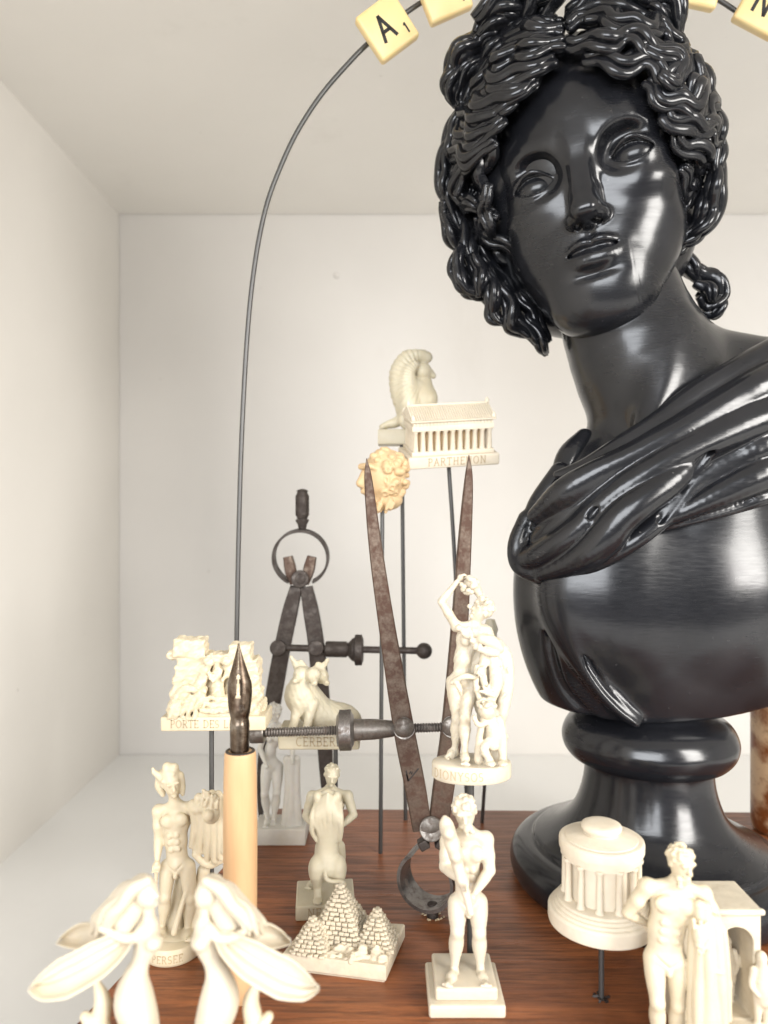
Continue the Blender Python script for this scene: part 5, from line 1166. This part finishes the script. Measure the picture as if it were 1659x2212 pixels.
# --- points-up dividers in the middle
DB = 17.9
t = thing('spring_divider', 'rusty steel spring divider standing upside down with both points in the air', 'divider', (P(930,0,DB)[0], DB, ZB), 'two spring dividers')
leg(t, [(792,990,DB),(796,1040,DB),(811,1180,DB),(837,1360,DB),(872,1572,DB),(897,1700,DB),(912,1790,DB)], [.02,.20,.32,.40,.50,.50,.46], .26, M['rust'])
leg(t, [(1013,983,DB),(1012,1040,DB),(1003,1180,DB),(992,1360,DB),(976,1572,DB),(958,1700,DB),(946,1790,DB)], [.02,.20,.32,.40,.50,.50,.46], .26, M['rust'])
mb = MB(); mb.cyl(P(932,1791,DB-.36), P(932,1791,DB+.3), .285, n=36, bev=.03); mb.lathe([(.255,0),(.12,.03),(.03,.05)], P(932,1791,DB-.36), (0,-1,0), 36); mb.build('pivot', M['bolt'], t)
band(t, P(928,1892,DB), .70, 122, 418, .74, .08, M['steel'], 0, squash=1.02, yaw=-22)
mb = MB(); mb.box(P(915,1822,DB-.05), (.24, .3, .22), rotm(0, -30, 0), .03); mb.box(P(952,1822,DB-.02), (.24, .3, .22), rotm(0, 30, 0), .03); mb.build('spring_seat', M['rust_dark'], t)
MB().cyl(V(P(934,0,DB)[0], DB-.1, ZB-.1), P(934,1955,DB-.1)+V(0,0,.05), .14, .12, n=24, bev=.02).build('foot', M['rust_dark'], t)
mb = MB(); rg = np.random.default_rng(3)
for i in range(16): a = rg.uniform(0, 2*PI); mb.box(V(P(934,0,DB)[0]+math.cos(a)*rg.uniform(.15, .32), DB-.1+math.sin(a)*.2, ZB+.018), (rg.uniform(.03, .08), .03, .03), rotm(*rg.uniform(-40, 40, 3)))
mb.build('sawdust', M['letter'], t)['kind'] = 'stuff'
ys = lambda x: 1583-(x-548)*.030
mb = MB(); thread(mb, P(572, ys(572), DB-.02), P(985, ys(985), DB-.02), .118, .066); mb.build('screw', M['steel'], t, smooth=20)
MB().cyl(P(540, ys(540), DB-.02), P(572, ys(572), DB-.02), .245, n=32, bev=.05).build('end_cap', M['bolt'], t)
mb = MB(); knurl(mb, P(728, ys(728), DB-.02), P(764, ys(764), DB-.02), .43, 19, 6); mb.build('adjusting_nut', M['steel'], t, smooth=30)
mb = MB(); mb.lathe([(.30, 0), (.26, .02), (.25, .08), (.24, .5), (.19, .92), (.17, .98)], P(764, ys(764), DB-.02), P(860, ys(860), DB-.02)-P(764, ys(764), DB-.02), 32); mb.build('sleeve', M['bolt'], t)
for x in (873, 977):
    mb = MB(); mb.cyl(P(x, ys(x), DB+.2), P(x, ys(x), DB-.30), .25, n=32); dome(mb, P(x, ys(x), DB-.30), .25, .10); mb.build('bolt', M['bolt'], t, smooth=50)
mb = MB(); fq = lambda u, v: (P(889+u, 1672-v, DB-.134), V(0,-1,0)); 
def mark(mb, pts, w_):
    for (a, b) in zip(pts[:-1], pts[1:]):
        A, B = P(a[0], a[1], DB-.131), P(b[0], b[1], DB-.131); d = nrmz(B-A); s_ = nrmz(np.cross(d, V(0,1,0)))*w_; mb.add([A-s_, A+s_, B+s_, B-s_, A-s_+V(0,-.008,0), A+s_+V(0,-.008,0), B+s_+V(0,-.008,0), B-s_+V(0,-.008,0)], [(0,1,2,3),(7,6,5,4),(0,4,5,1),(1,5,6,2),(2,6,7,3),(3,7,4,0)])
mark(mb, [(877,1664),(882,1687),(904,1660)], .016); mark(mb, [(882,1687),(878,1672)], .016); mark(mb, [(884,1672),(887,1666),(889,1673),(891,1667)], .010); mb.build('stamp', M['edge'], t)

# --- handle-up dividers at the back
DA = 22.8
t = thing('spring_divider', 'dark brown spring divider standing on its points with its handle up', 'divider', (P(640,0,DA)[0], DA, ZB), 'two spring dividers')
leg(t, [(640,1268,DA),(627,1320,DA),(612,1390,DA),(597,1470,DA),(580,1580,DA),(568,1690,DA),(562,1786,DA)], [.36,.46,.48,.50,.46,.36,.05], .28, M['rust_dark'])
leg(t, [(662,1268,DA),(672,1320,DA),(683,1390,DA),(691,1470,DA),(700,1580,DA),(706,1690,DA),(709,1786,DA)], [.36,.46,.48,.50,.46,.36,.05], .28, M['rust_dark'])
for x0_, x1_ in ((634, 622), (660, 674)): leg(t, [(x0_,1262,DA-.02),((x0_+x1_)/2,1232,DA-.02),(x1_,1202,DA-.02)], [.20,.34,.28], .26, M['rust'], 'leg_tang')
band(t, P(650,1204,DA), .86, -64, 244, .46, .075, M['rust_dark'], 6)
mb = MB(); mb.cyl(P(648,1251,DA+.25), P(648,1251,DA-.32), .27, n=32, bev=.03); dome(mb, P(648,1251,DA-.32), .16, .04); mb.build('pivot', M['rust_dark'], t, smooth=50)
mb = MB(); mb.lathe([(.09, 0), (.12, .06), (.14, .18), (.20, .28), (.205, .34)], P(653,1146,DA), (0,0,1), 24); knurl(mb, P(653,1122,DA), P(653,1062,DA), .19, 12, 11); mb.lathe([(.19, 0), (.15, .05), (.05, .08)], P(653,1062,DA), (0,0,1), 24); mb.build('handle', M['rust_dark'], t, smooth=30)
mb = MB(); mb.cyl(P(600,1399,DA-.1), P(915,1406,DA-.1), .105, n=18); mb.build('screw', M['rust_dark'], t)
mb = MB(); mb.lathe([(.22, 0), (.24, .06), (.24, .62), (.18, .72)], P(703,1402,DA-.1), (1,0,-.02), 28); mb.build('sleeve', M['rust_dark'], t)
mb = MB(); mb.lathe([(.20, 0), (.34, .12), (.36, .2)], P(752,1403,DA-.1), (1,0,-.02), 28); knurl(mb, P(764,1404,DA-.1), P(785,1404,DA-.1), .42, 16, 4); mb.build('adjusting_nut', M['rust_dark'], t, smooth=30)
mb = MB(); mb.lathe([(.245*math.sin(a), -.245*math.cos(a)) for a in np.linspace(.05, 3.1, 16)], P(916,1406,DA-.1), (1,0,0), 28); mb.build('ball_end', M['rust_dark'], t, smooth=180)
for x in (600, 682):
    mb = MB(); mb.cyl(P(x, 1400, DA+.1), P(x, 1400, DA-.34), .24, n=28, bev=.03); mb.build('bolt', M['rust_dark'], t, smooth=50)

# ------------------------------------------------------------------ dip pen
DP = 14.8; ox = P(519, 0, DP)[0]
m, nt, b = new_mat('turned_light_wood'); vec = tex_coord(nt, (1, 1, .12)); n1 = noise(nt, vec, 120, 5, .6); n2 = noise(nt, tex_coord(nt), 40, 3, .5)
c = mixc(nt, ramp(nt, n1, [(.3, 0), (.7, 1)]), (.46, .275, .135), (.58, .375, .20)); c = mixc(nt, ramp(nt, n2, [(.62, 0), (.75, .5)]), c, (.33, .18, .085))
nt.links.new(c, b.inputs['Base Color']); b.inputs['Roughness'].default_value = .5; bump(nt, b, n1, .2, .01); M['pen'] = m
m, nt, b = new_mat('bronzed_nib_steel'); vec = tex_coord(nt); n1 = noise(nt, vec, 200, 5, .65); n2 = noise(nt, tex_coord(nt, (1, 1, .3)), 420, 4, .6)
c = ramp(nt, n1, [(.28, (.025, .015, .010)), (.46, (.085, .058, .040)), (.60, (.16, .125, .095)), (.76, (.28, .25, .215))]); nt.links.new(c, b.inputs['Base Color']); b.inputs['Metallic'].default_value = .95
nt.links.new(ramp(nt, n2, [(.3, .18), (.7, .42)]), b.inputs['Roughness']); bump(nt, b, n2, .25, .012); M['nib'] = m
t = thing('dip_pen', 'dip pen standing upright with bronzed nib and pale wooden holder', 'pen', (ox, DP, ZB))
zt_ = P(0, 1622, DP)[2]
prof = [(.25, ZB), (.30, ZB+.05), (.315, ZB+.5), (.33, ZB+2.0), (.335, zt_-1.6), (.325, zt_-.5), (.31, zt_-.06), (.30, zt_-.015), (.285, zt_)]
MB().lathe(prof, V(ox, DP, 0), n=48).build('holder', M['pen'], t, smooth=60)
MB().lathe([(.295, zt_-.02), (.285, zt_+.012), (.24, zt_+.02), (.22, zt_-.03), (.19, zt_-.05)], V(ox, DP, 0), n=48).build('holder_rim', M['rust_dark'], t)
# the nib: a curved sheet; half width and arc by height, with slit and key-hole vent
zz = lambda py: P(0, py, DP)[2]
hw = [(1622, .176), (1572, .180), (1563, .182), (1556, .172), (1550, .168), (1545, .176), (1538, .195), (1520, .220), (1494, .238), (1474, .226), (1446, .150), (1418, .074), (1398, .025), (1388, .008)]
ph = [a[0] for a in hw][::-1]; pw = [a[1] for a in hw][::-1]; rows = np.linspace(1622, 1388, 150); cols = 41; v = []; fs = []
for y in rows:
    w_ = np.interp(y, ph, pw); arc_ = np.interp(y, [1390, 1440, 1530, 1558, 1622], [.9, 1.15, 1.45, 2.2, 2.5]); R_ = w_/math.sin(min(arc_, PI/2)); lean = np.interp(y, [1390, 1530], [.10, 0])
    for j in range(cols): a = (j/(cols-1)*2-1)*arc_; v.append(V(ox-.012+math.sin(a)*R_, DP-math.cos(a)*R_+(R_-.20 if arc_ < 1.6 else -.0)*1.0+lean, zz(y)))
def open_(y, c):    # c = distance from the middle in units
    if 1464 < y < 1504: return c < np.interp(y, [1464, 1504], [.016, .044])
    if abs(y-1460) < 8: return c < .036*math.sqrt(max(0, 1-((y-1460)/7.5)**2))
    if y < 1454: return c < .0045
    return False
for i in range(len(rows)-1):
    for j in range(cols-1):
        q_ = [i*cols+j, i*cols+j+1, (i+1)*cols+j+1, (i+1)*cols+j]; cx__ = abs(sum(v[k][0] for k in q_)/4-(ox-.012))
        if not open_((rows[i]+rows[i+1])/2, cx__): fs.append(tuple(q_))
o = MB().add(v, fs).build('nib', M['nib'], t, smooth=60); md = o.modifiers.new('thickness', 'SOLIDIFY'); md.thickness = .022*U; md.offset = 0
def nplace(u, vv):   # stamped along the shank
    a = .42+vv/.18; return V(ox-.012+math.sin(a)*.182, DP-math.cos(a)*.182, zz(1606)+u), V(math.sin(a), -math.cos(a), 0)
mb = MB(); letters(mb, 'BAR', lambda u, v_: nplace(u, .09-v_), .09, serif=False, align=0, depth=.006)
letters(mb, 'EL', lambda u, v_: (V(ox+u+.02, DP-math.cos((u+.02)/.2)*.205, zz(1527)+v_), V(0,-1,0)), .08, serif=False, align=0, depth=.01); mb.build('stamp', M['rust_dark'], t)

# ------------------------------------------------------------------ arched wire with letter tiles
DH = 20.6
m, nt, b = new_mat('letter_tile'); vec = tex_coord(nt); n1 = noise(nt, vec, 60, 4, .5)
nt.links.new(mixc(nt, ramp(nt, n1, [(.3, 0), (.7, 1)]), (.78, .58, .26), (.84, .66, .34)), b.inputs['Base Color']); b.inputs['Roughness'].default_value = .38; b.inputs['Subsurface Weight'].default_value = .15; b.inputs['Subsurface Scale'].default_value = .05*U; M['tile'] = m
m, nt, b = new_mat('tile_ink'); b.inputs['Base Color'].default_value = (.012, .010, .010, 1); b.inputs['Roughness'].default_value = .4; M['ink'] = m
half = [(506,1830),(508,1600),(511,1390),(517,1100),(524,900),(536,700),(552,560),(574,450),(602,370),(640,288),(690,210),(745,145),(796,93),(860,40),(930,-6),(1010,-40),(1100,-62),(1236,-72)]
hp = [P(x, y, DH) for x, y in half]; hp += [P(2*1236-x, y, DH) for x, y in half[-2::-1]]; hp[0][2] = ZB-.1; hp[-1][2] = ZB-.1
w_o = MB().tube(smooth_path(hp, 6), .068, 12).build('arched_wire', M['wire'], None, (P(506,0,DH)[0], DH, ZB), smooth=180); tag(w_o, 'thin dark wire hoop arching over the bust with letter tiles on it', 'wire')
def tile(px, py, ang, letter, score, label, yaw=0, pit=0):
    c = P(px, py, DH-.27); t = thing('letter_tile', label, 'tile', c, 'letter tiles on the wire hoop'); R_ = rotm(0, ang, 0) @ rotm(pit, 0, yaw)
    fr = R_ @ rotm(90, 0, 0)                                    # local x right, y up, z towards the viewer
    fr = np.stack([R_ @ V(1,0,0), R_ @ V(0,0,1), R_ @ V(0,-1,0)], 1)
    MB().box(c, (1.26, 1.32, .36), fr, .09).build('tile_body', M['tile'], t)
    if not letter+score: return
    mb = MB(); pl_ = lambda u, v: (c+fr @ V(u, v, .181), fr[:, 2])
    letters(mb, letter, lambda u, v: pl_(u-.10, v-.30), .62, .15, serif=False, depth=.012); letters(mb, score, lambda u, v: pl_(u+.40, v-.44), .25, .19, serif=False, depth=.012); mb.build('letter', M['ink'], t)
tile(836, 62, -37, 'A', '1', 'cream letter tile printed A on the left of the wire hoop', 0, 12)
tile(957, -16, -24, '', '1', 'cream letter tile cut by the frame, left of the hair', 0, 12)
tile(1508, -42, 12, '', '', 'cream letter tile at the top edge, right of the hair', 0, 12)
tile(1652, 14, 28, 'N', '1', 'cream letter tile printed N in the top right corner', 0, 12)

# ------------------------------------------------------------------ rusty cylinder at the right edge
m, nt, b = new_mat('rust_stained_enamel'); vec = tex_coord(nt); n1 = noise(nt, vec, 70, 6, .62, .3); n2 = noise(nt, vec, 300, 4, .6)
f = ramp(nt, n1, [(.42, 0), (.56, 1)]); c = mixc(nt, f, (.17, .050, .012), (.46, .30, .17)); c = mixc(nt, ramp(nt, n2, [(.55, 0), (.75, .6)]), c, (.09, .030, .010)); nt.links.new(c, b.inputs['Base Color']); b.inputs['Roughness'].default_value = .35; bump(nt, b, n1, .3, .03); M['rustcan'] = m
cx_ = P(1684, 0, 22.6)[0]
t = thing('rusty_cylinder', 'rust-stained cylindrical tin at the right edge behind the bust', 'tin', (cx_, 22.6, ZB))
MB().lathe([(.66, ZB), (.72, ZB+.04), (.76, ZB+.12), (.80, ZB+.35), (.80, ZB+4.4), (.77, ZB+4.7), (.70, ZB+4.8)], V(cx_, 22.6, 0), n=48).build('tin_body', M['rustcan'], t)
MB().lathe([(.72, ZB+4.8), (.74, ZB+4.86), (.74, ZB+5.1), (.70, ZB+5.16), (.02, ZB+5.18)], V(cx_, 22.6, 0), n=48).build('lid', M['rust_dark'], t)
nest = {'lettering': 'plinth', 'stamp': 'nib', 'letter': 'tile_body', 'finial': 'roof', 'holder_rim': 'holder', 'splinters': 'rod', 'sleeve': 'screw', 'ball_end': 'screw', 'end_cap': 'screw', 'knob': 'entablature'}
for o in list(bpy.data.objects):                                   # details belong to the part that carries them
    b_ = o.name.split('.')[0]
    if o.type == 'MESH' and o.parent is not None and b_ in nest:
        for sib in o.parent.children:
            if sib.name.split('.')[0] == nest[b_]: o.parent = sib; break
for o in list(bpy.data.objects):
    if '_org' in o.keys(): del o['_org']
